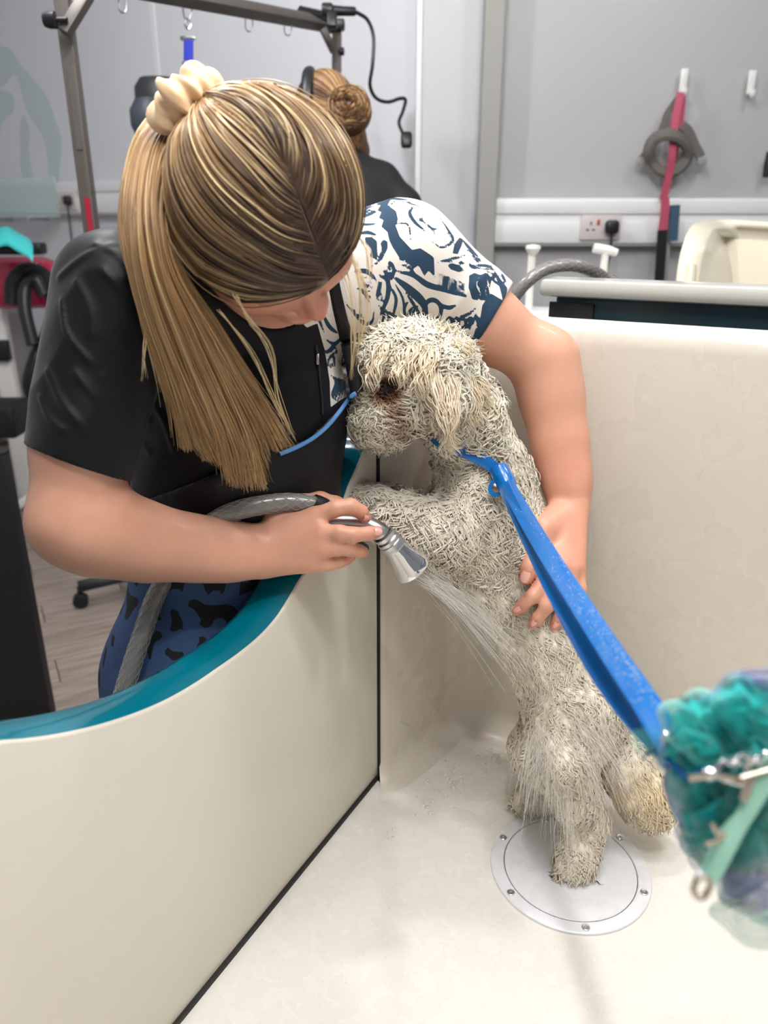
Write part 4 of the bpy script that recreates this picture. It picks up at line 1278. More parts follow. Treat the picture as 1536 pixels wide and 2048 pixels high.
stroke([(1300, 520), (1350, 530), (1330, 560), (1385, 590), (1415, 560)], 9); circ(1385, 545, 26, 4)
fill([(1332, 470), (1350, 500), (1430, 600), (1405, 700), (1290, 925), (1215, 905), (1250, 830), (1265, 725), (1322, 655), (1395, 690), (1375, 600)])
fill([(1395, 495), (1415, 500), (1432, 560), (1400, 540)])
stroke([(750, 600), (840, 605), (920, 640), (1010, 655), (1080, 670)], 16); stroke([(740, 640), (820, 680), (900, 730), (930, 790)], 24)
circ(962, 765, 52, 12); stroke([(1000, 730), (1060, 750), (1105, 735)], 12); stroke([(800, 700), (860, 760), (900, 800)], 10)
stroke([(770, 560), (820, 572), (870, 620)], 8); stroke([(760, 530), (820, 545)], 6)
for x, y in ((800, 760), (830, 780), (860, 770)): stroke([(x, y + 60), (x - 10, y + 10), (x + 10, y - 20)], 10)
for k in range(5): stroke([(1030 + k * 40, 830 + (k % 2) * 20), (1070 + k * 40, 800), (1090 + k * 38, 850 - k * 10), (1060 + k * 42, 880)], 9)
stroke([(1130, 790), (1180, 780), (1225, 745)], 9); stroke([(1150, 850), (1200, 830), (1235, 770)], 12); fill([(1160, 900), (1190, 880), (1215, 905), (1235, 850), (1240, 910), (1180, 930)])
stroke([(980, 860), (1040, 900), (1100, 915), (1170, 960)], 10); stroke([(940, 830), (990, 890), (1060, 950), (1160, 985)], 7)
# strip between the hair and the sleeve
for k in range(6): stroke([(540 + k * 17, 118), (538 + k * 17, 196)], 7, False)
stroke([(535, 98), (580, 84), (622, 96)], 12); circ(628, 110, 10)
stroke([(515, 300), (560, 250), (590, 210)], 6)
for k in range(4):
    stroke([(530 + k * 18, 282 - k * 18), (560 + k * 18, 290 - k * 15), (575 + k * 15, 265 - k * 12)], 9); stroke([(530 + k * 18, 278 - k * 18), (520 + k * 15, 240 - k * 14)], 8)
stroke([(500, 340), (560, 352), (625, 335)], 9); stroke([(530, 420), (580, 405), (625, 412)], 12); fill([(560, 440), (600, 430), (630, 450), (632, 555), (590, 550), (600, 500), (570, 480)])
fill([(365, 572), (440, 578), (452, 625), (400, 655), (420, 690), (395, 700)]); circ(462, 645, 14, 4)
stroke([(505, 640), (575, 632), (622, 665)], 14); circ(570, 700, 18); circ(574, 696, 7, cut=True); circ(570, 700, 34, 3); stroke([(520, 725), (560, 745), (590, 790)], 10); stroke([(560, 745), (600, 760)], 6)
stroke([(445, 798), (500, 850), (550, 885), (600, 870), (612, 820)], 8); stroke([(500, 830), (520, 860), (540, 850), (555, 880)], 6)
stroke([(600, 600), (640, 560), (660, 480)], 7); fill([(650, 460), (665, 430), (690, 440), (690, 480), (655, 560), (640, 540), (662, 500)])
fill([(700, 548), (725, 560), (740, 600), (715, 655), (680, 640), (660, 610), (685, 600), (690, 570)]); circ(700, 598, 13, 4, cut=True)
for k in range(7): stroke([(628, 672 + k * 15), (662, 680 + k * 14)], 6, False)
stroke([(640, 640), (690, 660), (690, 740), (650, 830)], 14); stroke([(700, 680), (740, 740), (720, 830)], 10); stroke([(735, 670), (780, 730), (790, 800)], 8)
for k in range(4): stroke([(640 + k * 30, 790 + k * 8), (670 + k * 30, 830), (650 + k * 30, 880)], 9)
stroke([(500, 940), (560, 930), (600, 960)], 9); stroke([(490, 1000), (540, 960), (590, 1000)], 10); fill([(500, 990), (520, 950), (580, 935), (560, 970), (520, 1010)])
# patch beside the zip
stroke([(190, 788), (330, 792)], 8, False)
for k in range(14): stroke([(196 + k * 10, 792), (199 + k * 10, 838)], 4, False)
fill([(175, 880), (200, 862), (235, 890), (240, 940), (200, 975), (180, 965), (215, 930)])
stroke([(250, 880), (300, 900), (330, 960)], 9); stroke([(330, 880), (360, 930), (400, 950)], 12); stroke([(335, 990), (380, 1000), (430, 960)], 8)
stroke([(330, 1060), (350, 1040), (385, 1010)], 9); circ(375, 1030, 16, 5); stroke([(340, 1100), (370, 1060), (380, 1120)], 8)
for k in range(5): stroke([(340 + k * 7, 1110), (343 + k * 7, 1135)], 4, False)
for k in range(6): stroke([(360 + k * 14, 1180 + k * 6), (390 + k * 12, 1220 - k * 8), (370 + k * 12, 1300 - k * 14), (400 + k * 10, 1330 - k * 16)], 9)
stroke([(300, 960), (310, 1020), (330, 1050)], 9); stroke([(400, 1080), (440, 1100), (450, 1160)], 10)
patch = sd_poly(qs, [c4(*p) for p in [(120, 640), (330, 560), (352, 640), (405, 830), (440, 980), (470, 1150), (482, 1245), (430, 1300), (360, 1370), (355, 1220), (330, 1060), (300, 930), (245, 960), (150, 900)]])
side = sd_poly(qs, [(668, 540), (676, 590), (694, 650), (717, 706), (728, 780), (742, 900), (760, 1000), (1200, 1000), (1200, 300), (640, 300)])
zone = np.minimum(patch, side)
# print material where zone < 0, black elsewhere: two materials on one garment, sharp border by attribute
def zone_material():
    m = mat('two_tone_scrub', srgb(216, 210, 204), 0.7, spec=0.18, printed=('ink', srgb(38, 62, 84)), bump=(25, 0.2, 0.006), sheen=0.1)
    nt = m.node_tree; N = nt.nodes; L = nt.links; b = N['Principled BSDF']
    src = b.inputs['Base Color'].links[0].from_socket
    a = N.new('ShaderNodeAttribute'); a.attribute_name = 'zone'
    r = N.new('ShaderNodeMapRange'); r.inputs[1].default_value = -0.4; r.inputs[2].default_value = 0.4
    L.new(a.outputs['Fac'], r.inputs[0])
    mx = N.new('ShaderNodeMix'); mx.data_type = 'RGBA'
    L.new(r.outputs[0], mx.inputs[0]); L.new(src, mx.inputs[6]); mx.inputs[7].default_value = (0.006, 0.006, 0.009, 1)
    L.new(mx.outputs[2], b.inputs['Base Color'])
    rr = N.new('ShaderNodeMapRange'); rr.inputs[3].default_value = 0.75; rr.inputs[4].default_value = 0.5
    L.new(r.outputs[0], rr.inputs[0]); L.new(rr.outputs[0], b.inputs['Roughness'])
    return m
M_TOP = zone_material()
# fine mesh follows the ink only where it is printed
top = mesh_np('scrub_top', V, Q, M_TOP, woman, attrs={'ink': ink, 'zone': zone})
tag(top, 'black scrub top with one shoulder and sleeve printed in navy and white')
TOP_BV = bvh_of(V, Q)

# ---- apron bib over the lower front, with its blue piped edge
A = Field((-0.42, 0.68, 0.78), (0.12, 1.30, 1.36), 0.004)
A.ell(P(470, 800, 1.045), (0.156, 0.156, 0.104), (Rv, Uv, Fv), 0.05)
A.ell(P(470, 1010, 1.085), (0.150, 0.18, 0.104), (Rv, Uv, Fv), 0.05)
def view_plane(u0, v0, u1, v1):
    n_ = np.cross(ray(u0, v0), ray(u1, v1)); n_ /= np.linalg.norm(n_)
    if np.dot(n_, Uv) < 0: n_ = -n_
    return n_
A.plane_cut((0, 0, WAISTZ + 0.004), -ez)
A.F = np.maximum(A.F, -(A.F + 0.009))
npl = view_plane(330, 985, 640, 868)
sl, X, Y, Z = A._box(A.lo, A.lo + A.h * A.n, 0)
pl1 = ((X - Cv[0]) * npl[0] + (Y - Cv[1]) * npl[1] + (Z - Cv[2]) * npl[2]).astype(np.float32)
npl2 = view_plane(600, 893, 712, 785)
pl2 = ((X - Cv[0]) * npl2[0] + (Y - Cv[1]) * npl2[1] + (Z - Cv[2]) * npl2[2]).astype(np.float32)
A.F = np.maximum(A.F, np.minimum(pl1, pl2))
V, Q = A.mesh(); del A, pl1, pl2
V = relax(V, Q, 3, 0.5)
V = V - Fv * (folds(V * 0.8, V, 0.006) + 0.004)[:, None]
apron = mesh_np('apron', V, Q, M_APRON, woman)
AP_BV = bvh_of(V, Q)
tag(apron, 'black waterproof apron bib')
pip = []
for u, v in spline([(560, 908), (590, 896), (625, 877), (655, 852), (680, 822), (700, 795), (712, 786)], 4):
    p, _n = cast(AP_BV, u, v + 6, 0.99)
    pip.append(P(u, v, (p - Cv) @ Fv - 0.002))
o = MB().tube(pip, [0.0028] * len(pip), 8).build('piping', M_PIPE, apron)
tag(o, 'pale blue piped edge')
# zip on the chest
zp = []
for u, v in ((632, 690), (636, 720), (640, 760), (644, 800), (645, 830)):
    p, _n = cast(TOP_BV, u, v, 0.99); zp.append(p - Fv * 0.0015)
zs = spline(zp, 5)
zip_ = MB().tube(zs, 0.0022, 6).build('zip', M_BLK, top)
MB().box(zp[1] - Fv * 0.003, (0.004, 0.004, 0.014), (Rv, Fv, Uv), 0.001).build('zip_pull', M_SATIN, top)
# apron strap down the chest
stp = []
for u, v in spline([(664, 560), (675, 610), (690, 670), (704, 730), (714, 785)], 4):
    p, _n = cast(TOP_BV, u, v, 0.99); stp.append(p - Fv * 0.001)
MB().tube(stp, 0.0085, 10, flat=(Fv, 0.3)).build('strap', M_APRON, apron)

# ---- trousers and shoes
PC = P(482, 1180, 1.15)
c0 = np.array([PC[0], PC[1], 0]) - e2 * 0.02
TR = Field(c0 + np.array([-0.42, -0.42, 0.04]), c0 + np.array([0.42, 0.42, 1.02]), 0.006)
TR.ell(c0 + ez * 0.92, (0.165, 0.115, 0.14), (e1, e2, ez), 0.05)
TR.ell(c0 + ez * 0.80 - e1 * 0.02, (0.20, 0.12, 0.14), (e1, e2, ez), 0.05)
for sg in (-1, 1):
    hp_ = c0 + e1 * (0.095 * sg) + ez * 0.80
    TR.chain([hp_ - e1 * 0.01, c0 + e1 * 0.125 * sg - e2 * 0.03 + ez * 0.48, c0 + e1 * 0.13 * sg - e2 * 0.06 + ez * 0.03], [0.115, 0.085, 0.08], 0.03)
TR.plane_cut(c0 + ez * 0.07, -ez)
V, Q = TR.mesh(); del TR
V = relax(V, Q, 3, 0.5)
V = V + vnormals(V, Q) * (vnoise(V * np.array([1, 1, 0.35]), 16) * 0.006)[:, None]
K8 = 4.042
qs = decal(V, 1.06)
dogs = [
 [(440,795),(450,740),(470,700),(462,640),(480,610),(500,640),(560,655),(610,645),(640,595),(665,588),(700,620),(705,655),(665,660),(635,690),(625,740),(620,810),(595,812),(590,770),(575,735),(530,695),(500,720),(490,760),(498,792),(478,792),(468,760),(462,800)],
 [(885,390),(900,365),(940,352),(975,370),(1010,400),(1080,410),(1160,405),(1210,430),(1255,495),(1240,520),(1215,510),(1215,560),(1190,575),(1160,570),(1150,530),(1120,505),(1070,520),(1050,575),(980,580),(965,560),(985,520),(960,470),(930,425),(895,410)],
 [(740,605),(765,560),(770,500),(755,450),(760,430),(820,428),(818,460),(850,520),(860,600),(840,605),(830,570),(815,600),(770,600)],
 [(720,740),(740,710),(765,725),(775,740),(830,745),(840,700),(855,740),(880,780),(875,805),(770,808),(755,780),(725,765)],
 [(590,500),(600,480),(625,470),(630,440),(665,440),(668,480),(700,525),(650,510),(635,520),(625,500)],
 [(990,205),(1010,200),(1050,225),(1100,205),(1145,205),(1160,240),(1150,280),(1140,325),(1115,325),(1110,290),(1070,290),(1040,325),(1018,322),(1015,280),(1000,240)],
 [(735,290),(760,240),(790,215),(830,225),(870,205),(890,225),(860,260),(860,300),(835,310),(820,270),(780,275),(760,300)],
 [(300,310),(320,280),(370,340),(420,355),(470,360),(480,400),(430,450),(370,540),(335,525),(340,450),(310,370)],
 [(210,525),(235,440),(230,340),(260,340),(262,440),(268,525),(235,515)], [(210,640),(240,670),(262,665),(272,755),(235,735),(215,690)],
 [(170,760),(190,760),(195,820),(178,940),(165,900),(155,830)], [(120,900),(140,960),(150,1060),(135,1110),(120,1020),(95,1080),(110,980)],
 [(360,215),(480,215),(470,265),(445,275),(430,240),(400,240),(385,260)], [(655,250),(690,225),(695,310),(690,345),(650,345),(650,300)],
 [(1260,230),(1290,250),(1330,230),(1400,220),(1400,340),(1365,360),(1340,310),(1290,330),(1245,350)], [(960,640),(1025,640),(1015,725),(950,725),(975,680)]]
ink = np.full(len(V), 50.0)
for d_ in dogs:
    ink = np.minimum(ink, sd_poly(qs, [(180 + x / K8, 1100 + y / K8) for x, y in d_]))
# the same print goes on round the legs
for (dx, dy) in ((-150, 60), (160, -20), (-40, 330), (150, 330), (-60, -260), (120, -250)):
    for d_ in dogs[:7]:
        pl = np.array([(180 + dx + x / K8, 1100 + dy + y / K8) for x, y in d_])
        if pl[:, 0].min() > 195 and pl[:, 0].max() < 560 and pl[:, 1].max() > 1145 and pl[:, 1].min() < 1430: continue
        ink = np.minimum(ink, sd_poly(qs, pl))
ink = np.where((qs[:, 1] > 1303) & (qs[:, 0] > 262) & (qs[:, 1] < 1420), 40, ink)
tr = mesh_np('trousers', V, Q, M_PANTS, woman, attrs={'ink': ink})
tag(tr, 'blue trousers printed with black dog silhouettes')
for sg in (-1, 1):
    s0 = c0 + e1 * 0.13 * sg - e2 * 0.06
    sh = Field(s0 + np.array([-.25, -.25, -0.01]), s0 + np.array([.25, .25, .12]), 0.005)
    sh.ell(s0 + ez * 0.045 + e2 * 0.0, (0.045, 0.06, 0.05), (e1, e2, ez), 0.02)
    sh.ell(s0 + ez * 0.035 + e2 * 0.07, (0.048, 0.10, 0.036), (e1, e2, ez), 0.03)
    sh.plane_cut(s0 + ez * 0.002, -ez)
    V, Q = sh.mesh(); mesh_np('shoe', V, Q, M_BLK, woman)

# ------------------------------------------------------------------ hair
HR = np.array((0.0965, 0.086, 0.091)) * HS
HHC = H(0.010, -0.002, 0.010)
def on_head(u, v, lift=0.0):
    """point of the hair ellipsoid under pixel (nearest to the line of sight when it misses)"""
    r = ray(u, v); A_ = np.array(HA)
    R_ = HR + lift
    o = (A_ @ (Cv - HHC)) / R_; d = (A_ @ r) / R_
    a = d @ d; b = o @ d; cc = o @ o - 1
    disc = b * b - a * cc
    if disc > 0: t = (-b - math.sqrt(disc)) / a
    else: t = -b / a
    q = o + t * d
    q = q / np.linalg.norm(q)
    return HHC + (q * R_) @ A_
DARK = np.array(srgb(70, 52, 42)); GOLD = np.array(srgb(192, 152, 102)); LIGHT = np.array(srgb(238, 214, 168)); MID = np.array(srgb(140, 108, 78))
M_HAIR = mat('blonde_hair', rough=0.34, attr='col', spec=0.6)
C = Field(HHC - 0.16, HHC + 0.16, 0.003)
C.ell(HHC, HR - 0.004, HA, 0.0)
# face opening
for f_, u_, nf, nu in ((0.088, 0.040, 0.80, -0.60), (0.02, -0.05, 0.35, -0.94)):
    pass
sl, X, Y, Z = C._box(C.lo, C.lo + C.h * C.n, 0)
pts = np.stack(np.broadcast_arrays(X, Y, Z), -1).astype(np.float64) - HC
lf = pts @ hf / HS; ll = pts @ hl / HS; lu = pts @ hu / HS
cutv = (lf - 0.080 + 0.9 * ll ** 2 * 10) * 0.78 - (lu - 0.035) * 0.62
cutv2 = -(lu + 0.075)
C.F = np.maximum(C.F, np.maximum(cutv, cutv2).astype(np.float32))
V, Q = C.mesh(); del C, pts, lf, ll, lu
cc = DARK * 1.0 + (GOLD * 0.7 - DARK) * np.clip(1.2 - np.linalg.norm(V - P(385, 215, .78), axis=1) / 0.06, 0, 1)[:, None] + (MID - DARK) * 0.5 * np.clip(0.5 + 0.5 * vnoise(V, 60), 0, 1)[:, None]
hair = mesh_np('hair', V, Q, mat('under_hair', rough=0.8, attr='col', spec=0.1), woman, attrs={'col': cc})
tag(hair, 'long straight blonde hair with dark roots, parted and tied high')
guidesR = [
 [(652, 566), (575, 583), (490, 583), (418, 552), (366, 500), (336, 430), (328, 360), (340, 290), (365, 225)],
 [(655, 562), (570, 570), (490, 545), (420, 505), (370, 450), (345, 385), (340, 320), (350, 262), (372, 218)],
 [(655, 552), (580, 545), (500, 505), (432, 455), (384, 395), (358, 335), (358, 275), (378, 214)],
 [(640, 520), (570, 502), (500, 458), (440, 402), (398, 342), (378, 290), (378, 244), (386, 210)],
 [(620, 470), (560, 450), (500, 402), (450, 352), (416, 300), (398, 255), (396, 225), (395, 206)],
 [(602, 420), (552, 388), (500, 336), (456, 288), (428, 248), (410, 222), (402, 204)],
 [(586, 372), (540, 325), (495, 280), (452, 242), (425, 218), (410, 202)],
 [(572, 335), (527, 285), (482, 240), (444, 214), (418, 200)],
 [(564, 322), (532, 262), (490, 218), (452, 198), (422, 196)]]
guidesL = [
 [(564, 322), (532, 262), (490, 218), (452, 198), (422, 196)],
 [(572, 335), (565, 272), (522, 222), (470, 194), (425, 190)],
 [(600, 402), (608, 330), (578, 260), (522, 206), (470, 184), (428, 184)],
 [(622, 462), (648, 390), (632, 310), (592, 245), (532, 195), (480, 176), (432, 178)],
 [(640, 520), (680, 450), (680, 370), (652, 300), (602, 230), (542, 186), (490, 170), (438, 172)],
 [(654, 555), (698, 490), (706, 410), (692, 340), (657, 270), (602, 208), (542, 172), (485, 163), (440, 168)],
 [(662, 572), (712, 520), (722, 440), (714, 360), (684, 285), (622, 208), (550, 160), (490, 152), (445, 162)],
 [(672, 575), (722, 560), (740, 460), (730, 360), (700, 270), (630, 195), (560, 148), (490, 143), (445, 158)]]
guidesR.insert(0, [(640, 574), (560, 594), (480, 594), (405, 562), (350, 507), (318, 432), (308, 362), (318, 292), (336, 235)])
guidesL.append([(676, 575), (726, 570), (745, 460), (735, 355), (705, 262), (635, 185), (562, 138), (490, 134), (430, 146)])
for g in guidesR: g.append((352, 190) if g[-1][0] < 400 else (366, 176))
for g in guidesL[1:]: g.append((378, 160))
M_ = 26
def resample(pl, m):
    s = np.array(spline(pl, 8)); L_ = np.concatenate([[0], np.cumsum(np.linalg.norm(np.diff(s, axis=0), axis=1))])
    t = np.linspace(0, L_[-1], m)
    return np.stack([np.interp(t, L_, s[:, k]) for k in range(s.shape[1])], 1)
rng = np.random.RandomState(11)
def head_strands(guides, n):
    G = np.array([resample(g, M_) for g in guides]); k = len(guides)
    G3 = np.array([[on_head(*p) for p in g] for g in G])
    out = []; cols = []
    for i in range(n):
        s = rng.uniform(0, k - 1.001); a = int(s); f = s - a
        f = f * f * (3 - 2 * f) * 0.35 + f * 0.65
        pth = G3[a] * (1 - f) + G3[a + 1] * f
        t = np.linspace(0, 1, M_)
        # drift and lift
        nn = pth - HHC; nn = nn @ np.array(HA).T / HR ** 2; nn = nn @ np.array(HA); nn /= np.linalg.norm(nn, axis=1, keepdims=True)
        rad = np.linalg.norm(((pth - HHC) @ np.array(HA).T) / HR, axis=1, keepdims=True)
        pth = HHC + (pth - HHC) / rad
        lay = rng.uniform(-0.003, 0.0045) * (0.4 + 0.6 * np.sin(np.pi * np.clip(t * 1.1, 0, 1)))
        clump = 0.0022 * math.sin(s * 19.0) + 0.0012 * math.sin(s * 53)
        tan = np.gradient(pth, axis=0); tan /= np.linalg.norm(tan, axis=1, keepdims=True)
        sd = np.cross(nn, tan)
        wob = rng.normal(0, 0.0016) * np.sin(np.pi * t) + rng.normal(0, 0.0008) * np.sin(3 * np.pi * t)
        pth = pth + nn * (lay + clump * np.sin(np.pi * t))[:, None] + sd * wob[:, None]
        if rng.rand() < 0.015: pth = pth + nn * (rng.uniform(0.003, 0.010) * np.sin(np.pi * t ** 0.8))[:, None]
        out.append(pth)
        streak = 0.5 + 0.5 * math.sin(s * 23 + 1.3 * math.sin(s * 7)) * 0.8 + rng.normal(0, 0.22)
        g = np.clip(-0.25 + 1.25 * t ** 0.8 + (streak - 0.5) * (0.55 + 0.5 * t), 0, 1)[:, None]
        hl_ = np.clip((streak - 0.68) * 2.2, 0, 1) * np.clip(t * 4 - 0.2, 0, 1)[:, None]
        cx = DARK * (1 - g) + GOLD * g
        cx = cx * (1 - hl_) + LIGHT * hl_
        cols.append(cx)
    return np.array(out), np.array(cols)
def strands(name, paths, cols, r0, parent, material, tip=0.3):
    N, M, _ = paths.shape
    t = np.linspace(0, 1, M)
    r = np.tile(r0 * np.clip((1 - t) * 6, tip, 1), (N, 1))
    V, Q = tubes_np(paths, r, 3)
    c_ = np.repeat(cols.reshape(-1, 3), 3, axis=0)
    o = mesh_np(name, V, Q, material, parent, attrs={'col': c_})
    o['kind'] = 'stuff'
    return o
p1, k1 = head_strands(guidesR, 3300); p2, k2 = head_strands(guidesL, 2400)
strands('scalp_hair_strands', np.concatenate([p1, p2]), np.concatenate([k1, k2]), 0.00075, hair, M_HAIR, 0.8)
# ponytail
tailG = [
 [(335, 215, .800), (285, 245, .79), (250, 340, .775), (241, 450, .775), (262, 560, .78), (300, 690, .80), (340, 800, .84), (360, 893, .87)],
 [(345, 222, .800), (296, 290, .77), (276, 400, .755), (283, 520, .755), (315, 640, .775), (368, 770, .82), (412, 870, .86), (440, 930, .88)],
 [(352, 232, .800), (322, 320, .762), (312, 430, .748), (332, 550, .755), (385, 670, .78), (440, 790, .83), (484, 900, .87), (500, 997, .885)],
 [(362, 250, .800), (345, 340, .772), (338, 440, .768), (362, 540, .785), (428, 640, .81), (490, 740, .84), (535, 820, .87), (570, 888, .885)]]
G = np.array([resample(g, 30) for g in tailG])
out = []; cols = []
for i in range(4200):
    s = np.clip(rng.beta(1.05, 1.05) * 3, 0, 2.999); a = int(s); f = s - a
    pth = G[a] * (1 - f) + G[a + 1] * f
    t = np.linspace(0, 1, 30)
    end = 1.0 - abs(rng.normal(0, 0.13)) + 0.04 * math.sin(s * 9)
    pp = np.stack([np.interp(t * end, t, pth[:, k]) for k in range(3)], 1)
    w3 = rng.normal(0, 1, 3)
    lock = np.array([math.sin(s * 15), math.cos(s * 11), 0])
    pp[:, 0] += (w3[0] * 4.5 + lock[0] * 7) * t + w3[2] * 9 * t ** 6 + w3[1] * 3 * np.sin(2.5 * np.pi * t) * 0.6
    pp[:, 1] += 3 * np.sin(6 * t + s) 
    bulge = 0.030 * math.sin(math.pi * (s / 3)) * np.sin(np.pi * np.clip(t * 0.9 + 0.08, 0, 1))
    pp[:, 2] += -bulge * rng.uniform(0.0, 1.0) + rng.normal(0, 0.003) * t + 0.004 * math.sin(s * 21) * np.sin(np.pi * t)
    X3 = np.array([P(*q) for q in pp])
    out.append(X3)
    streak = 0.5 + 0.45 * math.sin(s * 17 + 2) + rng.normal(0, 0.2)
    g = np.clip(0.55 + 0.25 * t + (streak - 0.5) * 0.6, 0, 1)[:, None]
    hl_ = np.clip((streak - 0.72) * 1.8, 0, 0.9) * np.ones((30, 1)) * (1.15 - 0.5 * t[:, None])
    cx = MID * (1 - g) + GOLD * g; cx = cx * (1 - hl_) + LIGHT * hl_
    cols.append(cx)
strands('ponytail', np.array(out), np.array(cols), 0.00065, hair, M_HAIR, 0.25)
MB().tube([on_head(u, v, 0.0006) for u, v in spline([(654, 562), (641, 520), (622, 470), (603, 420), (587, 375), (572, 340)], 5)], 0.0012, 6).build('parting', mat('scalp', srgb(128, 96, 84), 0.7), hair)
# loose wisps by the face
wis = [[(700, 500, .80), (716, 545, .79), (722, 600, .80), (718, 660, .83), (712, 730, .86)], [(706, 520, .80), (728, 560, .80), (735, 620, .82), (722, 690, .84)],
       [(690, 545, .79), (704, 600, .79), (708, 680, .82), (702, 760, .86)], [(712, 470, .80), (738, 500, .80), (742, 560, .81)], [(470, 590, .74), (500, 640, .76), (540, 700, .80), (560, 800, .86), (590, 880, .90)],
       [(440, 620, .76), (500, 700, .8), (545, 790, .85), (580, 870, .89)], [(330, 560, .77), (300, 640, .79), (290, 700, .80), (286, 760, .82)]]
out = []
for w in wis:
    for k in range(7):
        g = resample([(u + rng.normal(0, 4), v + rng.normal(0, 3), d + rng.normal(0, .003)) for u, v, d in w], 20)
        out.append([P(*q) for q in g])
strands('loose_wisps', np.array(out), np.tile(LIGHT, (len(out), 20, 1)), 0.00035, hair, M_HAIR)
# scrunchie
M_SCR = mat('cream_satin', srgb(238, 202, 160), 0.35, sheen=0.4, spec=0.5)
sc = P(380, 209, 0.762)
axs = (-0.58 * Rv + 0.70 * Uv + 0.05 * (-Fv)); axs /= np.linalg.norm(axs)
b1 = np.cross(axs, Fv); b1 /= np.linalg.norm(b1); b2 = np.cross(axs, b1)
nu, nv = 220, 20
V = []; 
for i in range(nu):
    th = 2 * math.pi * i / nu
    cdir = math.cos(th) * b1 + math.sin(th) * b2
    ruf = 1.12 + 0.15 * math.sin(6 * th) + 0.10 * math.sin(11 * th + 1)
    for j in range(nv):
        ph = 2 * math.pi * j / nv
        rr = 0.0150 * ruf * (1 + 0.10 * math.sin(2 * ph + 5 * th) + 0.05 * math.sin(19 * th + 2 * ph))
        V.append(sc + cdir * (0.022 + 0.002 * math.sin(7 * th) + rr * math.cos(ph)) + axs * (rr * 1.15 * math.sin(ph) + 0.003 * math.sin(13 * th)))
F = [(i * nv + j, i * nv + (j + 1) % nv, ((i + 1) % nu) * nv + (j + 1) % nv, ((i + 1) % nu) * nv + j) for i in range(nu) for j in range(nv)]
scr = mesh_np('scrunchie', np.array(V), np.array(F), M_SCR, woman)
tag(scr, 'cream satin scrunchie')
# ------------------------------------------------------------------ the dog
dog = empty('dog', tuple(on_z(1155, 1740, ZF)), 'wet cream curly poodle standing upright in the bath with front paws on the panel', 'dog')
DG = Field((-0.10, 0.80, 0.495), (0.45, 1.34, 1.32), 0.003)
def dch(pts, k=0.02):
    DG.chain([P(u, v, d) for u, v, d, r in pts], [r for u, v, d, r in pts], k)
dch([(952, 880, 1.10, .046), (968, 960, 1.12, .062), (985, 1070, 1.13, .072), (1030, 1190, 1.13, .064), (1092, 1290, 1.13, .061), (1140, 1390, 1.135, .064), (1165, 1440, 1.14, .058)], 0.03)
dch([(872, 765, 1.05, .052), (925, 830, 1.075, .048), (956, 900, 1.105, .048)], 0.02)
DG.ell(P(842, 757, 1.04), (0.070, 0.060, 0.060), (Rv, Uv, Fv), 0.02)
DG.ell(P(806, 722, 1.035), (0.054, 0.040, 0.050), (Rv, Uv, Fv), 0.02)
dch([(830, 793, 1.035, .042), (784, 815, 1.03, .032), (756, 834, 1.03, .026)], 0.02)
dch([(772, 846, 1.03, .021), (750, 852, 1.03, .018)], 0.015)
# near front leg, on the panel
dch([(955, 1020, 1.095, .050), (895, 1066, 1.082, .044), (845, 1058, 1.08, .034), (792, 1036, 1.085, .027), (748, 1014, 1.098, .024), (722, 1004, 1.10, .022)], 0.02)
dch([(722, 998, 1.10, .018), (710, 1002, 1.10, .013)], 0.01)
# far front leg
dch([(930, 1010, 1.18, .045), (860, 1035, 1.20, .034), (800, 1015, 1.19, .025), (752, 994, 1.175, .021), (732, 986, 1.165, .019)], 0.02)
# near hind leg: thigh, knee, hock behind, foot
dch([(1150, 1420, 1.125, .062), (1118, 1510, 1.105, .047), (1150, 1590, 1.12, .033), (1172, 1640, 1.138, .026), (1158, 1700, 1.135, .025), (1150, 1728, 1.13, .024)], 0.02)
dch([(1152, 1728, 1.132, .022), (1136, 1742, 1.128, .016)], 0.01)
for du in (-18, -8, 4): DG.ell(P(1138 + du, 1748, 1.128), (0.008, 0.007, 0.012), (Rv, Uv, Fv), 0.004)
# far hind leg
dch([(1120, 1430, 1.17, .055), (1082, 1500, 1.19, .042), (1088, 1560, 1.22, .028), (1080, 1590, 1.245, .023), (1046, 1604, 1.25, .019)], 0.02)
# tail, hanging and wet
dch([(1195, 1440, 1.165, .040), (1245, 1530, 1.16, .034), (1282, 1588, 1.155, .034), (1302, 1620, 1.15, .028)], 0.02)
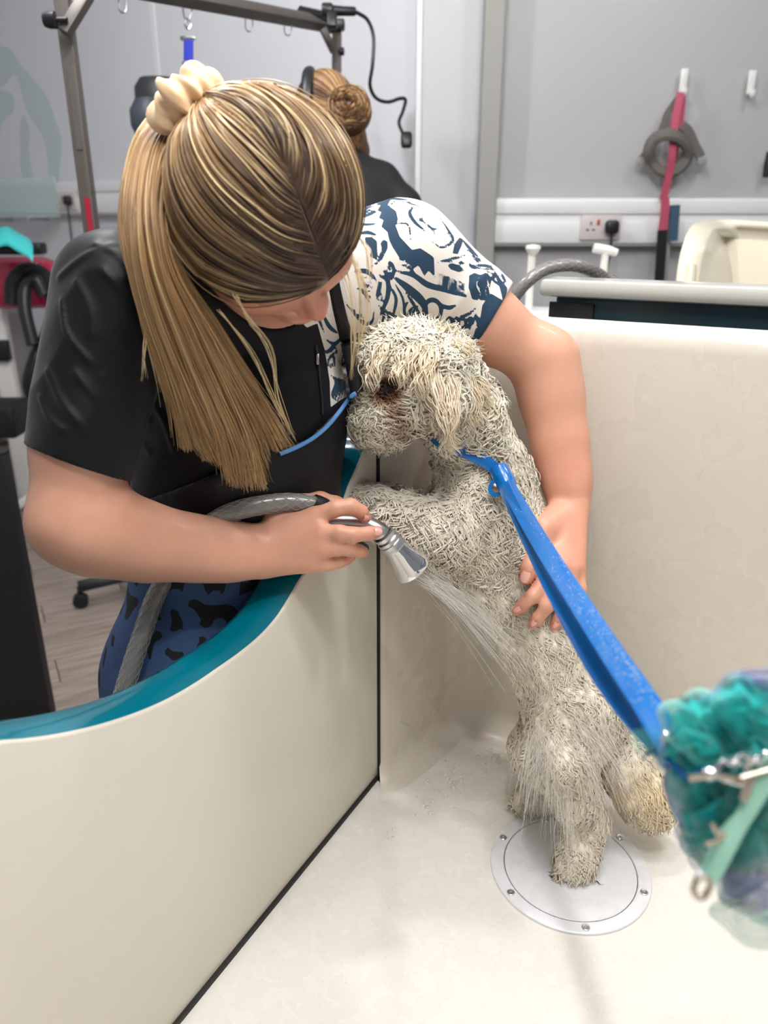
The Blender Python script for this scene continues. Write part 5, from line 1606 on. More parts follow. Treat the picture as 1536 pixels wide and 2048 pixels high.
# near ear leather
dch([(886, 738, 0.995, .020), (892, 800, 0.995, .019), (903, 850, 1.01, .014)], 0.012)
V, Q = DG.mesh(); del DG
V = relax(V, Q, 2, 0.5)
V[:, 2] = np.maximum(V[:, 2], ZF + 0.0045)
N_ = vnormals(V, Q)
def cell(p, sc, seed=0):
    return np.abs(vnoise(p + seed, sc))
rel_ = (cell(V, 60) + 0.6 * cell(V, 130, 3.1)) * 0.0040
fade = np.clip((V[:, 2] - ZF - 0.004) / 0.02, 0, 1)
V = V + N_ * ((rel_ - 0.002) * fade)[:, None]
CREAM = np.array(srgb(254, 244, 226)); WARM = np.array(srgb(250, 230, 196)); GREYF = CREAM * 0.86; UNDER = np.array(srgb(150, 138, 122))
def furcol(pts, rngv=None):
    q = decal(pts, 1.04); q2 = decal(pts, 1.155)
    d = lambda u, v: np.hypot(q[:, 0] - u, q[:, 1] - v)
    n1 = np.clip(0.5 + 0.8 * vnoise(pts, 38), 0, 1)[:, None]
    c = CREAM * n1 + GREYF * (1 - n1)
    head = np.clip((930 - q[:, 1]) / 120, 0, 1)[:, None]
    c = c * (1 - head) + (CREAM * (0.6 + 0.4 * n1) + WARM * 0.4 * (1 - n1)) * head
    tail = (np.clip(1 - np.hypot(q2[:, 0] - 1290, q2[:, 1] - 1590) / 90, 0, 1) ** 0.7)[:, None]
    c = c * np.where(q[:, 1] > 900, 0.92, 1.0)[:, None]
    c = c * (1 - 0.8 * tail) + np.array(srgb(228, 204, 160)) * 0.8 * tail
    st = np.maximum(np.clip(2 - 2 * d(774, 795) / 42, 0, 1), np.maximum(np.clip(1.6 - 1.6 * d(790, 836) / 30, 0, 1) * 0.75, np.clip(1.5 - 1.5 * d(802, 866) / 32, 0, 1) * 0.6))[:, None]
    c = c * (1 - st) + np.array(srgb(150, 100, 72)) * st
    dk = (np.clip(2 - 2 * d(772, 790) / 26, 0, 1) * 0.97)[:, None]
    c = c * (1 - dk) + np.array(srgb(46, 26, 22)) * dk
    return c
cb = np.clip(furcol(V), 0, .93)
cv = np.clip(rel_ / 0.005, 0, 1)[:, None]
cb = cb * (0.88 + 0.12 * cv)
M_FUR = mat('wet_fur', rough=0.42, attr='col', spec=0.4)
def add_translucent(m, f):
    nt = m.node_tree; N = nt.nodes; L = nt.links
    t_ = N.new('ShaderNodeBsdfTranslucent'); x_ = N.new('ShaderNodeMixShader'); x_.inputs[0].default_value = f
    a_ = N.new('ShaderNodeAttribute'); a_.attribute_name = 'col'
    L.new(a_.outputs['Color'], t_.inputs['Color'])
    L.new(N['Principled BSDF'].outputs[0], x_.inputs[1]); L.new(t_.outputs[0], x_.inputs[2])
    L.new(x_.outputs[0], N['Material Output'].inputs['Surface'])
M_FURS = mat('wet_fur_locks', rough=0.38, attr='col', spec=0.4)
add_translucent(M_FURS, 0.12)
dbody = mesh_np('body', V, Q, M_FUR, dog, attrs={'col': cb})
DOG_BV = bvh_of(V, Q)
# ---- curls
def soft_normals(o, Vv, path, nn, f):
    """wet fur shades with the coat it lies on more than with each single hair"""
    n, M, _ = path.shape
    own = Vv.reshape(n, M, 3, 3) - path[:, :, None, :]
    own /= np.linalg.norm(own, axis=3, keepdims=True) + 1e-9
    m = own * (1 - f) + nn[:, None, None, :] * f
    m /= np.linalg.norm(m, axis=3, keepdims=True) + 1e-9
    o.data.normals_split_custom_set_from_vertices(m.reshape(-1, 3).astype(np.float32))
tri = np.concatenate([Q[:, [0, 1, 2]], Q[:, [0, 2, 3]]])
ar = np.linalg.norm(np.cross(V[tri[:, 1]] - V[tri[:, 0]], V[tri[:, 2]] - V[tri[:, 0]]), axis=1)
rng = np.random.RandomState(21)
def sample(n, w=None):
    p = ar if w is None else ar * w
    i = rng.choice(len(tri), n, p=p / p.sum())
    a, b = rng.rand(n), rng.rand(n); m = a + b > 1; a[m], b[m] = 1 - a[m], 1 - b[m]
    pt = V[tri[i, 0]] + a[:, None] * (V[tri[i, 1]] - V[tri[i, 0]]) + b[:, None] * (V[tri[i, 2]] - V[tri[i, 0]])
    return pt, N_[tri[i, 0]]
def unit(x): return x / (np.linalg.norm(x, axis=1, keepdims=True) + 1e-9)
def curls(name, pt, nn, length, amp, turns, lift, r0, flow, coh, parent, colf=1.0, M=14, csc=45, jit=0.12):
    """locks that curl together with their neighbours"""
    n = len(pt)
    w3 = np.stack([vnoise(pt + 5.1, csc), vnoise(pt + 9.3, csc), vnoise(pt + 2.7, csc)], 1)
    fl = unit(flow) + w3 * coh + rng.normal(0, jit, (n, 3))
    fl = unit(fl - (fl * nn).sum(1, keepdims=True) * nn)
    sd = np.cross(nn, fl)
    t = np.linspace(0, 1, M)
    Ln = (length * rng.uniform(0.7, 1.25, n))[:, None]
    ph = (6.28 * vnoise(pt + 1.7, csc * 0.8) * 1.6 + rng.normal(0, 0.35, n))[:, None]
    tw = (turns * (1 + 0.25 * vnoise(pt + 3.3, csc)) * np.where(vnoise(pt + 7.7, csc * 0.6) > 0, 1, -1))[:, None]
    A = (amp * (1 + 0.5 * vnoise(pt + 4.4, csc)))[:, None] * np.minimum(t * 3, 1)[None]
    up = (lift * rng.uniform(0.2, 1.3, n))[:, None] * np.sin(np.pi * np.minimum(t[None] * 0.9, 1)) + r0 * 0.3
    path = (pt[:, None] + fl[:, None] * (Ln * t[None])[..., None] + sd[:, None] * (A * np.sin(tw * 6.28 * t[None] + ph))[..., None]
            + nn[:, None] * (up + A * 0.4 * (1 + np.cos(tw * 6.28 * t[None] + ph)))[..., None])
    path[..., 2] = np.maximum(path[..., 2], ZF + 0.005)
    r = r0 * rng.uniform(0.7, 1.2, n)[:, None] * np.clip((1 - t) * 3, 0.2, 1)[None]
    c = furcol(path.reshape(-1, 3)) * np.repeat(rng.uniform(0.9, 1.08, n), M)[:, None] * colf
    Vv, Qq = tubes_np(path, r, 3)
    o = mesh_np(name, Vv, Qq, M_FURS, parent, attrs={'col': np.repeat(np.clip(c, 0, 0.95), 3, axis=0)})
    o['kind'] = 'stuff'
    soft_normals(o, Vv, path, nn, 0.62)
    return o
qd = decal(V, 1.10)
qh = decal(V, 1.04); qd[qd[:, 1] < 900] = qh[qd[:, 1] < 900]
tc = qd[tri[:, 0]]
headw = (tc[:, 1] < 905) & (tc[:, 0] < 1000)
pt, nn = sample(15000, np.where(headw, 0.0, 1.0))
down = np.tile(np.array([0.25, 0.0, -1.0]), (len(pt), 1))
q = decal(pt, 1.1)
down[(q[:, 0] < 900) & (q[:, 1] > 940)] = -Rv
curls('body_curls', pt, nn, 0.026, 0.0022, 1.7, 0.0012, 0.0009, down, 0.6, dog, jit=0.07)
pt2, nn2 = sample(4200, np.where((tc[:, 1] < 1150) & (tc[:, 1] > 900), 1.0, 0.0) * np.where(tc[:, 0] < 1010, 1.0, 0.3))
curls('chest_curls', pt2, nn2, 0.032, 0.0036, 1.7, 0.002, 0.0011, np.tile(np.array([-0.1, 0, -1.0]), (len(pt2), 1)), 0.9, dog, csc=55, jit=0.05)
pt, nn = sample(6000, np.where(headw, 1.0, 0.0))
q = decal(pt, 1.1)
fl = np.tile(-0.5 * Rv - 0.6 * Uv, (len(pt), 1)); fl[q[:, 0] > 860] = 0.2 * Rv - 1.0 * Uv
curls('head_curls', pt, nn, 0.026, 0.0048, 1.6, 0.007, 0.0012, fl, 1.0, dog, csc=60)
# topknot and muzzle tufts standing off the head
def tufts(name, n, window, length, spread, parent, r0=0.0009, dirn=None, curl=0.0035, turns=1.2, M=14):
    w = np.where((tc[:, 0] > window[0]) & (tc[:, 0] < window[2]) & (tc[:, 1] > window[1]) & (tc[:, 1] < window[3]), 1.0, 0.0)
    pt, nn = sample(n, w)
    d = unit(nn + rng.normal(0, spread, (n, 3)) + (0 if dirn is None else dirn))
    sd = unit(np.cross(d, np.tile([0.3, 0.5, 0.8], (n, 1)))); s2 = np.cross(d, sd)
    t = np.linspace(0, 1, M)[None]
    L_ = (length * rng.uniform(0.5, 1.35, n))[:, None]
    ph = rng.uniform(0, 6.28, n)[:, None]; A = curl * rng.uniform(0.5, 1.3, n)[:, None] * t
    path = pt[:, None] + d[:, None] * (L_ * t)[..., None] + sd[:, None] * (A * np.sin(turns * 6.28 * t + ph))[..., None] + s2[:, None] * (A * np.cos(turns * 6.28 * t + ph))[..., None]
    path[..., 2] -= (L_ * 0.25 * t ** 2)
    r = r0 * np.clip((1 - t) * 2.2, 0.15, 1) * np.ones((n, 1))
    c = furcol(path.reshape(-1, 3)) * np.repeat(rng.uniform(0.9, 1.1, n), M)[:, None]
    Vv, Qq = tubes_np(path, r, 3)
    o = mesh_np(name, Vv, Qq, M_FURS, parent, attrs={'col': np.repeat(np.clip(c, 0, 0.95), 3, axis=0)})
    o['kind'] = 'stuff'
    soft_normals(o, Vv, path, nn, 0.62)
tufts('topknot', 1500, (715, 640, 930, 745), 0.026, 0.35, dog)
tufts('face_tufts', 1700, (690, 760, 800, 885), 0.016, 0.4, dog, curl=0.0045, turns=1.6)
# longer locks hanging from the head and the ear
def locks(name, guides, n, width, r0, parent, wave=0.004, freq=3.2):
    out = []; cols = []
    for i in range(n):
        g = resample(guides[rng.randint(len(guides))], 26)
        t = np.linspace(0, 1, 26)
        end = rng.uniform(0.72, 1.04)
        pp = np.stack([np.interp(t * end, t, g[:, k]) for k in range(3)], 1)
        off = rng.normal(0, width, 2)
        pp[:, 0] += off[0] * (0.4 + 0.6 * np.sin(np.pi * np.clip(t, 0, .8))) ; pp[:, 1] += off[1] * (0.3 + 0.7 * t) * 0.4
        pp[:, 2] += rng.normal(0, 0.005)
        ph = off[0] * 0.12 + rng.normal(0, 0.5)
        X3 = np.array([P(*q) for q in pp])
        X3 += (wave * t * np.sin(freq * 6.28 * t + ph))[:, None] * Rv - (wave * 0.8 * t * np.cos(freq * 6.28 * t + ph))[:, None] * Fv
        out.append(X3)
        m = np.clip(0.5 + rng.normal(0, 0.3), 0, 1)
        cols.append(np.tile(CREAM * m + np.array(srgb(246, 230, 200)) * (1 - m), (26, 1)))
    strands(name, np.array(out), np.array(cols), r0, parent, M_FURS, 0.2)
near_ear = [[(872, 715, 0.995), (878, 770, 0.970), (888, 830, 0.970), (898, 880, 0.975), (912, 908, 0.980)],
            [(888, 722, 0.990), (906, 780, 0.965), (902, 840, 0.962), (896, 880, 0.970), (890, 902, 0.975)],
            [(866, 725, 1.000), (862, 775, 0.980), (874, 820, 0.975), (884, 860, 0.975)]]
locks('ear_hair', near_ear, 420, 7, 0.0009, dog, 0.0035, 3.0)
side_l = [[(905, 715, 1.000), (935, 760, 0.995), (950, 810, 1.000), (955, 850, 1.005)], [(915, 720, 1.010), (955, 770, 1.010), (975, 815, 1.020)],
          [(900, 730, 0.995), (925, 790, 0.985), (930, 850, 0.995), (935, 870, 1.000)]]
locks('cheek_hair', side_l, 380, 9, 0.0009, dog, 0.0035, 3.0)
locks('brow_hair', [[(800, 660, 1.020), (770, 690, 0.985), (750, 740, 0.980), (745, 780, 0.980)], [(840, 665, 1.010), (820, 700, 0.970), (800, 750, 0.965), (792, 778, 0.970)], [(870, 670, 1.010), (860, 710, 0.970), (845, 760, 0.965), (840, 800, 0.970)],
                    [(880, 672, 1.010), (915, 690, 0.990), (935, 720, 0.990)], [(860, 655, 1.030), (890, 660, 1.020), (906, 648, 1.020)]], 420, 10, 0.00095, dog, 0.004, 2.4)
# eye, nose, claws
p, nn_ = cast(DOG_BV, 770, 792, 1.0)
MB().lathe(p + Fv * 0.004, -Fv, [(0, 0.0095), (0.005, 0.008), (0.0085, 0.003), (0.009, -0.002)], 16).build('eye', mat('dog_eye', (0.01, 0.006, 0.005), 0.05, coat=1), dog)
p, nn_ = cast(DOG_BV, 716, 846, 1.07)
MB().lathe(p, -Rv, [(0, 0.012), (0.006, 0.011), (0.011, 0.005), (0.011, -0.004)], 16).build('nose', mat('dog_nose', (0.02, 0.015, 0.015), 0.3), dog)
for u in (1118, 1128, 1140):
    MB().tube([P(u, 1748, 1.118), P(u - 2, 1756, 1.112)], [0.0025, 0.0008], 6).build('claw', mat('claw', (0.05, 0.04, 0.035), 0.3), dog)

# ------------------------------------------------------------------ slip lead
M_LEAD = mat('blue_vinyl', srgb(0, 100, 176), 0.22, coat=0.7, bump=(400, 0.15, 0.001))
lead = empty('dog_lead', tuple(P(1005, 955, 1.02)), 'wet bright blue slip lead looped round the dog’s neck and pulled to the right', 'dog lead')
lead['label'] = 'wet bright blue slip lead looped around the neck of the poodle and pulled right'
def ribbon(name, pts, w, t, parent, m, twist=None, nsub=8):
    """pts world; width direction per point (twist) or across the view"""
    c3 = np.array(spline(pts, nsub)); V = []; F = []
    tws = None if twist is None else np.array(spline(twist, nsub))
    ws = w if not np.isscalar(w) else None
    if ws is not None: ws = np.array(spline([[x] for x in ws], nsub))[:, 0]
    for i in range(len(c3)):
        T_ = c3[min(i + 1, len(c3) - 1)] - c3[max(i - 1, 0)]; T_ /= np.linalg.norm(T_)
        s_ = np.cross(T_, Fv) if tws is None else tws[i] - np.dot(tws[i], T_) * T_
        s_ /= np.linalg.norm(s_); nn = np.cross(s_, T_)
        ww = w if ws is None else ws[i]
        for a_, b_ in ((-.5, -.3), (-.42, -.5), (.42, -.5), (.5, -.3), (.5, .3), (.42, .5), (-.42, .5), (-.5, .3)):
            V.append(c3[i] + s_ * a_ * ww + nn * b_ * t)
    for i in range(len(c3) - 1):
        for k in range(8): F.append((i * 8 + k, i * 8 + (k + 1) % 8, i * 8 + 8 + (k + 1) % 8, i * 8 + 8 + k))
    mb = MB(); mb.add(V, F + [tuple(reversed(range(8))), tuple(range(len(V) - 8, len(V)))])
    return mb.build(name, m, parent)
def on_dog(u, v, lift=0.006, default=1.08):
    p, n_ = cast(DOG_BV, u, v, default)
    return P(u, v, (p - Cv) @ Fv - lift)
L1 = [on_dog(872, 876, .004), on_dog(900, 893, .010), on_dog(935, 906, .010), on_dog(968, 922, .011), on_dog(1000, 944, .012)]
ribbon('neck_strap', [P(850, 850, 1.12)] + L1, 0.0165, 0.0028, lead, M_LEAD)
L2 = [P(985, 820, 1.13), P(997, 842, 1.10), P(1001, 880, 1.075), P(1004, 915, 1.06), P(1004, 942, 1.045)]
ribbon('neck_strap', L2, 0.0075, 0.0028, lead, M_LEAD)
mb = MB(); ka = P(1016, 975, 1.025) - P(996, 936, 1.04); ka /= np.linalg.norm(ka)
mb.lathe(P(1006, 956, 1.032), ka, [(0.0085, -0.015), (0.0125, -0.0155), (0.0135, -0.013), (0.0135, 0.013), (0.0125, 0.0155), (0.0085, 0.015)], 20)
mb.build('slider', M_LEAD, lead)
ct = P(992, 976, 1.03); tt = P(985, 990, 1.03) - P(1004, 955, 1.03); tt /= np.linalg.norm(tt); ts = np.cross(tt, Fv); ts /= np.linalg.norm(ts)
tab = [ct + tt * 0.012 * math.sin(a) + ts * 0.0105 * math.cos(a) for a in np.linspace(0, 2 * math.pi, 20, endpoint=False)]
MB().prism(tab, -Fv * 0.003).prism([ct - tt * 0.022 + ts * .008, ct - tt * .022 - ts * .008, ct - ts * .010, ct + ts * .010], -Fv * 0.0028).build('rivet_tab', M_LEAD, lead)
MB().lathe(ct - Fv * 0.0025, -Fv, [(0, 0.0022), (0.004, 0.002), (0.0062, 0.0008), (0.0064, 0)], 16).build('rivet', mat('bronze_rivet', srgb(150, 128, 112), 0.3, metal=1), lead)
def dep(u):       # the lead comes towards the camera as it goes right
    f = (u - 1010) / (1340 - 1010)
    return 1 / ((1 - f) / 1.02 + f / 0.50)
lay1 = [(1012, 966), (1060, 1050), (1110, 1131), (1165, 1216), (1225, 1308), (1288, 1400), (1345, 1490), (1400, 1548)]
tw = [np.cross(ray(1345, 1490) - ray(1012, 966), Fv) for _ in lay1]
tw = [t / np.linalg.norm(t) + Fv * f for t, f in zip(tw, (0.0, 0.1, 0.25, 0.35, 0.4, 0.4, 0.4, 0.4))]
ribbon('upper_strap', [P(u, v, dep(u)) for u, v in lay1], 0.0195, 0.0024, lead, M_LEAD, tw)
lay2 = [(1008, 972), (1050, 1062), (1092, 1150), (1140, 1240), (1192, 1330), (1250, 1410), (1318, 1482), (1392, 1550)]
tw2 = [t - Fv * 1.6 for t in tw]
ribbon('lower_strap', [P(u, v, dep(u + 12) + 0.012) for u, v in lay2], 0.0185, 0.0024, lead, M_LEAD, tw2)
MB().lathe(P(1335, 1476, 0.492), -Fv, [(0, 0.002), (0.003, 0.0018), (0.0045, 0)], 14).build('rivet', M_CHROME, lead)
# beads of water on the lead
rng = np.random.RandomState(5)
cs2, ns2, rs2 = [], [], []
for _ in range(420):
    f = min(1, rng.beta(2.6, 1.6)) * 5.6; i = int(f); g = f - i
    a, b = np.array(lay1[i]), np.array(lay1[i + 1]); q = a * (1 - g) + b * g
    T_ = (b - a) / np.linalg.norm(b - a); s_ = np.array([T_[1], -T_[0]])
    dd = dep(q[0]); o_ = (rng.beta(1.2, 0.8)) * 2 - 1
    q = q + s_ * o_ * 0.0088 * FPX / dd
    cs2.append(P(q[0], q[1], dd - 0.0035)); ns2.append(-Fv); rs2.append(rng.uniform(0.0002, 0.00075))
o = domes('water_beads', cs2, ns2, rs2, mat('bead_water', (0.9, 0.95, 1.0), 0.02, trans=0.6, ior=1.33, coat=1.0)); o.parent = lead; o.location = -Vector(lead.location); o['kind'] = 'stuff'

# ------------------------------------------------------------------ shower gun, its hose and the water
sg_ = empty('shower_gun', tuple(P(700, 1055, 1.0)), 'chrome shower gun with a black lever gripped in the woman’s hand', 'shower head')
sg_['label'] = 'chrome shower gun with a black lever, gripped by the blonde woman over the panel'
MB().tube(spline([P(640, 1046, 0.992), P(690, 1047, 0.992), P(730, 1050, 0.998), P(758, 1062, 1.0), P(776, 1080, 1.003)], 6), [0.0125] * 12 + [0.0120] * 13, 18).build('body', M_SATIN, sg_)
ax = P(826, 1134, 1.022) - P(772, 1072, 1.0); ax /= np.linalg.norm(ax)
c = P(766, 1068, 0.998)
MB().lathe(c, ax, [(0.012, 0), (0.0145, 0.001), (0.0145, 0.006), (0.0135, 0.007), (0.0155, 0.009), (0.0158, 0.013), (0.0150, 0.014), (0.0158, 0.015), (0.0158, 0.021), (0.0165, 0.022), (0.0165, 0.025), (0.012, 0.027)], 32).build('collar', M_SATIN, sg_)
MB().lathe(c, ax, [(0.0125, 0.025), (0.0135, 0.028), (0.0155, 0.036), (0.0195, 0.048), (0.0235, 0.058), (0.0250, 0.062), (0.0252, 0.066), (0.0235, 0.0675), (0.022, 0.066), (0, 0.065)], 40).build('nozzle', M_CHROME, sg_)
MB().tube(spline([P(668, 1056, 1.005), P(690, 1076, 1.01), P(712, 1092, 1.005), P(732, 1098, 0.995)], 5), [0.009] * 10 + [0.0085] * 4 + [0.007, 0.006], 10).build('lever', M_BLK, sg_)
MB().box(P(672, 1052, 1.0), (0.022, 0.02, 0.014), (Rv, Fv, Uv), 0.003).build('trigger', M_BLK, sg_)
MB().lathe(P(640, 1013, 0.985), (P(640, 1013, .985) - P(655, 1022, .99)), [(0.0125, -0.010), (0.0135, -0.004), (0.0125, 0.006), (0.011, 0.012)], 20).build('hose_tail', M_BLK, sg_)
hose('shower_hose', [P(648, 1016, 0.99), P(620, 1009, 0.984), P(580, 1005, 0.978), P(540, 1008, 0.968), P(485, 1018, 0.955), P(440, 1036, 0.955), P(405, 1062, 0.985), P(365, 1105, 1.005), P(338, 1145, 1.0), P(308, 1200, 0.985), P(282, 1275, 0.97), P(258, 1350, 0.965), P(238, 1420, 0.965), P(222, 1500, 0.97)], 0.0125, 'grey reinforced hose from the shower gun hanging behind the woman’s forearm')
bpy.data.objects['shower_hose']['label'] = 'grey braided hose of the shower gun, hanging down in front of the blue trousers'
# water: streams from the nozzle to the belly and thigh
rng = np.random.RandomState(9)
c_end = c + ax * 0.066
M_STREAM = mat('water_stream', (0.97, 0.98, 0.99), 0.08, trans=0.5, ior=1.2, alpha=0.33)
out = []
for i in range(85):
    a = rng.uniform(0, 6.28); rr = 0.019 * math.sqrt(rng.rand())
    b1 = np.cross(ax, Fv); b1 /= np.linalg.norm(b1); b2 = np.cross(ax, b1)
    s0 = c_end + rr * (math.cos(a) * b1 + math.sin(a) * b2)
    f = rng.rand()
    tu = 985 + 120 * f + rng.normal(0, 22); tv = 1300 + 80 * f + rng.normal(0, 38)
    e0 = P(tu, tv, 1.055 + rng.normal(0, 0.012))
    t = np.linspace(0, 1, 12)[:, None]
    pth = s0 * (1 - t) + e0 * t + np.array([0, 0, 0.012]) * np.sin(np.pi * t)
    t0 = rng.uniform(0, 0.25); t1 = rng.uniform(0.6, 1.0)
    out.append(np.stack([np.interp(np.linspace(t0, t1, 12), t[:, 0], pth[:, k]) for k in range(3)], 1))
V, Q = tubes_np(np.array(out), np.full((len(out), 12), 0.00024), 4)
o = mesh_np('water_spray', V, Q, M_STREAM); tag(o, 'fine jets of water fanning from the chrome nozzle onto the belly of the poodle', 'water', kind='stuff')
out = []; rad = []
for i in range(190):
    k = rng.choice(3, p=[0.4, 0.35, 0.25])
    if k == 0:      # off the thigh to the lower left
        u0, v0 = rng.uniform(1060, 1130), rng.uniform(1430, 1520); u1 = u0 - rng.uniform(-10, 50); v1 = v0 + rng.uniform(90, 210)
    elif k == 1:    # to the lower right
        u0, v0 = rng.uniform(1130, 1200), rng.uniform(1400, 1520); u1 = u0 + rng.uniform(20, 110); v1 = v0 + rng.uniform(70, 200)
    else:
        u0, v0 = rng.uniform(1080, 1150), rng.uniform(1500, 1640); u1 = u0 + rng.normal(0, 10); v1 = v0 + rng.uniform(80, 170)
    d0 = 1.045 + rng.normal(0, 0.01)
    t = np.linspace(0, 1, 10)
    uu = u0 + (u1 - u0) * t; vv = v0 + (v1 - v0) * (0.35 * t + 0.65 * t * t)
    pth = np.array([P(a, b, d0 + 0.02 * s) for a, b, s in zip(uu, vv, t)])
    pth[:, 2] = np.maximum(pth[:, 2], ZF + 0.006)
    out.append(pth); rad.append(np.full(10, rng.uniform(0.0003, 0.0008)) * np.sin(np.pi * np.clip(t * 0.9 + 0.08, 0, 1)))
V, Q = tubes_np(np.array(out), np.array(rad), 4)
o = mesh_np('water_splash', V, Q, M_STREAM); tag(o, 'streaks of water running and splashing off the hind legs of the poodle', 'water', kind='stuff')
# ------------------------------------------------------------------ bath puff hanging close to the camera
puff = empty('bath_puff', tuple(P(1480, 1600, 0.47)), 'teal and lilac mesh bath puff hanging close by at the right edge', 'bath puff')
def net_material():
    m = mat('net_mesh', rough=0.45, attr='col', sheen=0.3)
    nt = m.node_tree; N = nt.nodes; L = nt.links; b = N['Principled BSDF']
    a = N.new('ShaderNodeAttribute'); a.attribute_name = 'den'
    L.new(a.outputs['Fac'], b.inputs['Alpha'])
    tr_ = N.new('ShaderNodeBsdfTranslucent'); ms = N.new('ShaderNodeMixShader'); ms.inputs[0].default_value = 0.3
    at = N.new('ShaderNodeAttribute'); at.attribute_name = 'col'
    L.new(at.outputs['Color'], tr_.inputs['Color'])
    tp = N.new('ShaderNodeBsdfTransparent'); m2 = N.new('ShaderNodeMixShader')
    L.new(a.outputs['Fac'], m2.inputs[0]); L.new(tp.outputs[0], m2.inputs[1]); L.new(tr_.outputs[0], m2.inputs[2])
    L.new(b.outputs[0], ms.inputs[1]); L.new(m2.outputs[0], ms.inputs[2])
    L.new(ms.outputs[0], N['Material Output'].inputs['Surface'])
    return m
M_NET = net_material()
TEAL = np.array(srgb(10, 205, 200)); DTEAL = np.array(srgb(0, 170, 168)); LIL = np.array(srgb(140, 150, 205)); PALE = np.array(srgb(190, 236, 228))
rng = np.random.RandomState(17)
def petal(cu, cv, ru, rv, d, a0, ruff, seed, edge=LIL, base=TEAL, den=0.82, tilt=0.0, name='mesh_ruffle'):
    """a gathered lobe of netting: a cupped, pleated sheet with a curled rim"""
    r_ = np.random.RandomState(seed)
    nr, nt_ = 16, 90
    V = []; c = []; dn = []
    ph = r_.uniform(0, 6.28, 4)
    for i in range(nr):
        s = i / (nr - 1)
        for j in range(nt_):
            th = 2 * math.pi * j / nt_
            w = 1 + 0.12 * math.sin(2 * th + ph[0]) + 0.08 * math.sin(5 * th + ph[1])
            tw_ = th + 0.8 * math.sin(3 * s + ph[3]) + 0.5 * math.sin(2 * th + ph[1])
            pl = math.sin(ruff * 0.30 * tw_ + ph[2] + 5 * s) * 0.0065 * s + math.sin(ruff * 0.8 * tw_ + ph[3] - 7 * s) * 0.0028 * s
            zz = -0.022 * (1 - s * s) + pl + 0.010 * max(0, s - 0.85) / 0.15
            x = ru * s * w * math.cos(th); y = rv * s * w * math.sin(th)
            xr = x * math.cos(a0) - y * math.sin(a0); yr = x * math.sin(a0) + y * math.cos(a0)
            V.append(P(cu + xr, cv + yr, d + zz + tilt * xr / 400))
            e = max(0, (s - 0.80) / 0.2)
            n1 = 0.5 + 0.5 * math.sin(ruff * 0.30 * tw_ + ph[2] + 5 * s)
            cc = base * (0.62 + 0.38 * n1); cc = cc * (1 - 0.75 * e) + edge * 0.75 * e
            c.append(cc); dn.append(den * (0.75 + 0.25 * n1) + 0.15 * (e > 0.7))
    idx = lambda i, j: i * nt_ + j % nt_
    F = [(idx(i, j), idx(i, j + 1), idx(i + 1, j + 1), idx(i + 1, j)) for i in range(nr - 1) for j in range(nt_)]
    return mesh_np(name, np.array(V), np.array(F), M_NET, puff, attrs={'col': np.array(c), 'den': np.array(dn)})
petal(1500, 1560, 150, 190, 0.50, 0.1, 9, 1, base=DTEAL, den=0.97)
petal(1450, 1460, 130, 90, 0.485, -0.25, 11, 2, base=TEAL, den=0.95)
petal(1400, 1440, 85, 60, 0.470, 0.3, 9, 3, base=TEAL, edge=PALE, den=0.85)
petal(1500, 1420, 90, 75, 0.460, -0.3, 8, 4, base=TEAL * 0.9)
petal(1400, 1560, 62, 92, 0.480, 0.1, 8, 5, base=DTEAL, edge=LIL * 0.8, den=0.92)
petal(1420, 1660, 72, 72, 0.475, 0.2, 9, 6, base=DTEAL, edge=LIL, den=0.9)
petal(1430, 1700, 82, 58, 0.480, 0.5, 7, 7, base=PALE * 0.8, edge=LIL, den=0.7)
petal(1510, 1650, 90, 130, 0.462, 0.3, 9, 8, base=np.array(srgb(0, 150, 142)), edge=TEAL)
petal(1510, 1770, 95, 70, 0.468, 0.35, 10, 9, base=LIL * 0.85, edge=PALE, den=0.8)
petal(1520, 1830, 110, 58, 0.475, 0.25, 12, 10, base=PALE, edge=np.array(srgb(120, 208, 196)), den=0.62)
petal(1530, 1360, 60, 30, 0.465, -0.1, 7, 11, base=LIL, edge=LIL, den=0.7)
petal(1530, 1540, 60, 80, 0.450, -0.1, 8, 12, base=DTEAL * 0.9, edge=TEAL, den=0.9)
petal(1400, 1492, 70, 34, 0.458, 0.5, 7, 13, base=TEAL, edge=np.array(srgb(70, 190, 205)), den=0.6)
petal(1500, 1500, 120, 100, 0.53, 0.6, 9, 21, base=DTEAL, den=0.95)
petal(1490, 1620, 110, 110, 0.54, -0.5, 9, 22, base=DTEAL, den=0.95)
petal(1540, 1560, 130, 130, 0.555, 0.2, 9, 23, base=DTEAL, den=0.95)
# loose scrap of netting at the left with a thread
lines = []
for k in range(14):
    f = k / 13
    lines.append([(1258 + 8 * f, 1462 + 4 * f + k * 3.0, .50), (1300, 1456 + k * 4.3, .495), (1345, 1458 + k * 5.2, .49)])
    lines.append([(1268 + k * 5.6, 1463 - k * 0.2, .50), (1272 + k * 5.4, 1490 + k * 0.6, .497), (1282 + k * 4.6, 1505 + k * 1.6, .495)])
pth = np.array([[P(*q) for q in resample(l, 12)] for l in lines])
V, Q = tubes_np(pth, np.full(pth.shape[:2], 0.00014), 3)
o = mesh_np('loose_netting', V, Q, mat('net_thread', srgb(96, 190, 176), 0.5), puff); o['kind'] = 'stuff'
MB().tube([P(u, v, 0.49) for u, v in ((1312, 1494), (1303, 1499), (1296, 1506), (1290, 1512), (1286, 1519), (1282, 1522))], [0.0008, 0.0016, 0.0014, 0.0006, 0.0004, 0.0003], 8).build('dark_thread', mat('dark_thread', srgb(40, 84, 92), 0.6), puff)

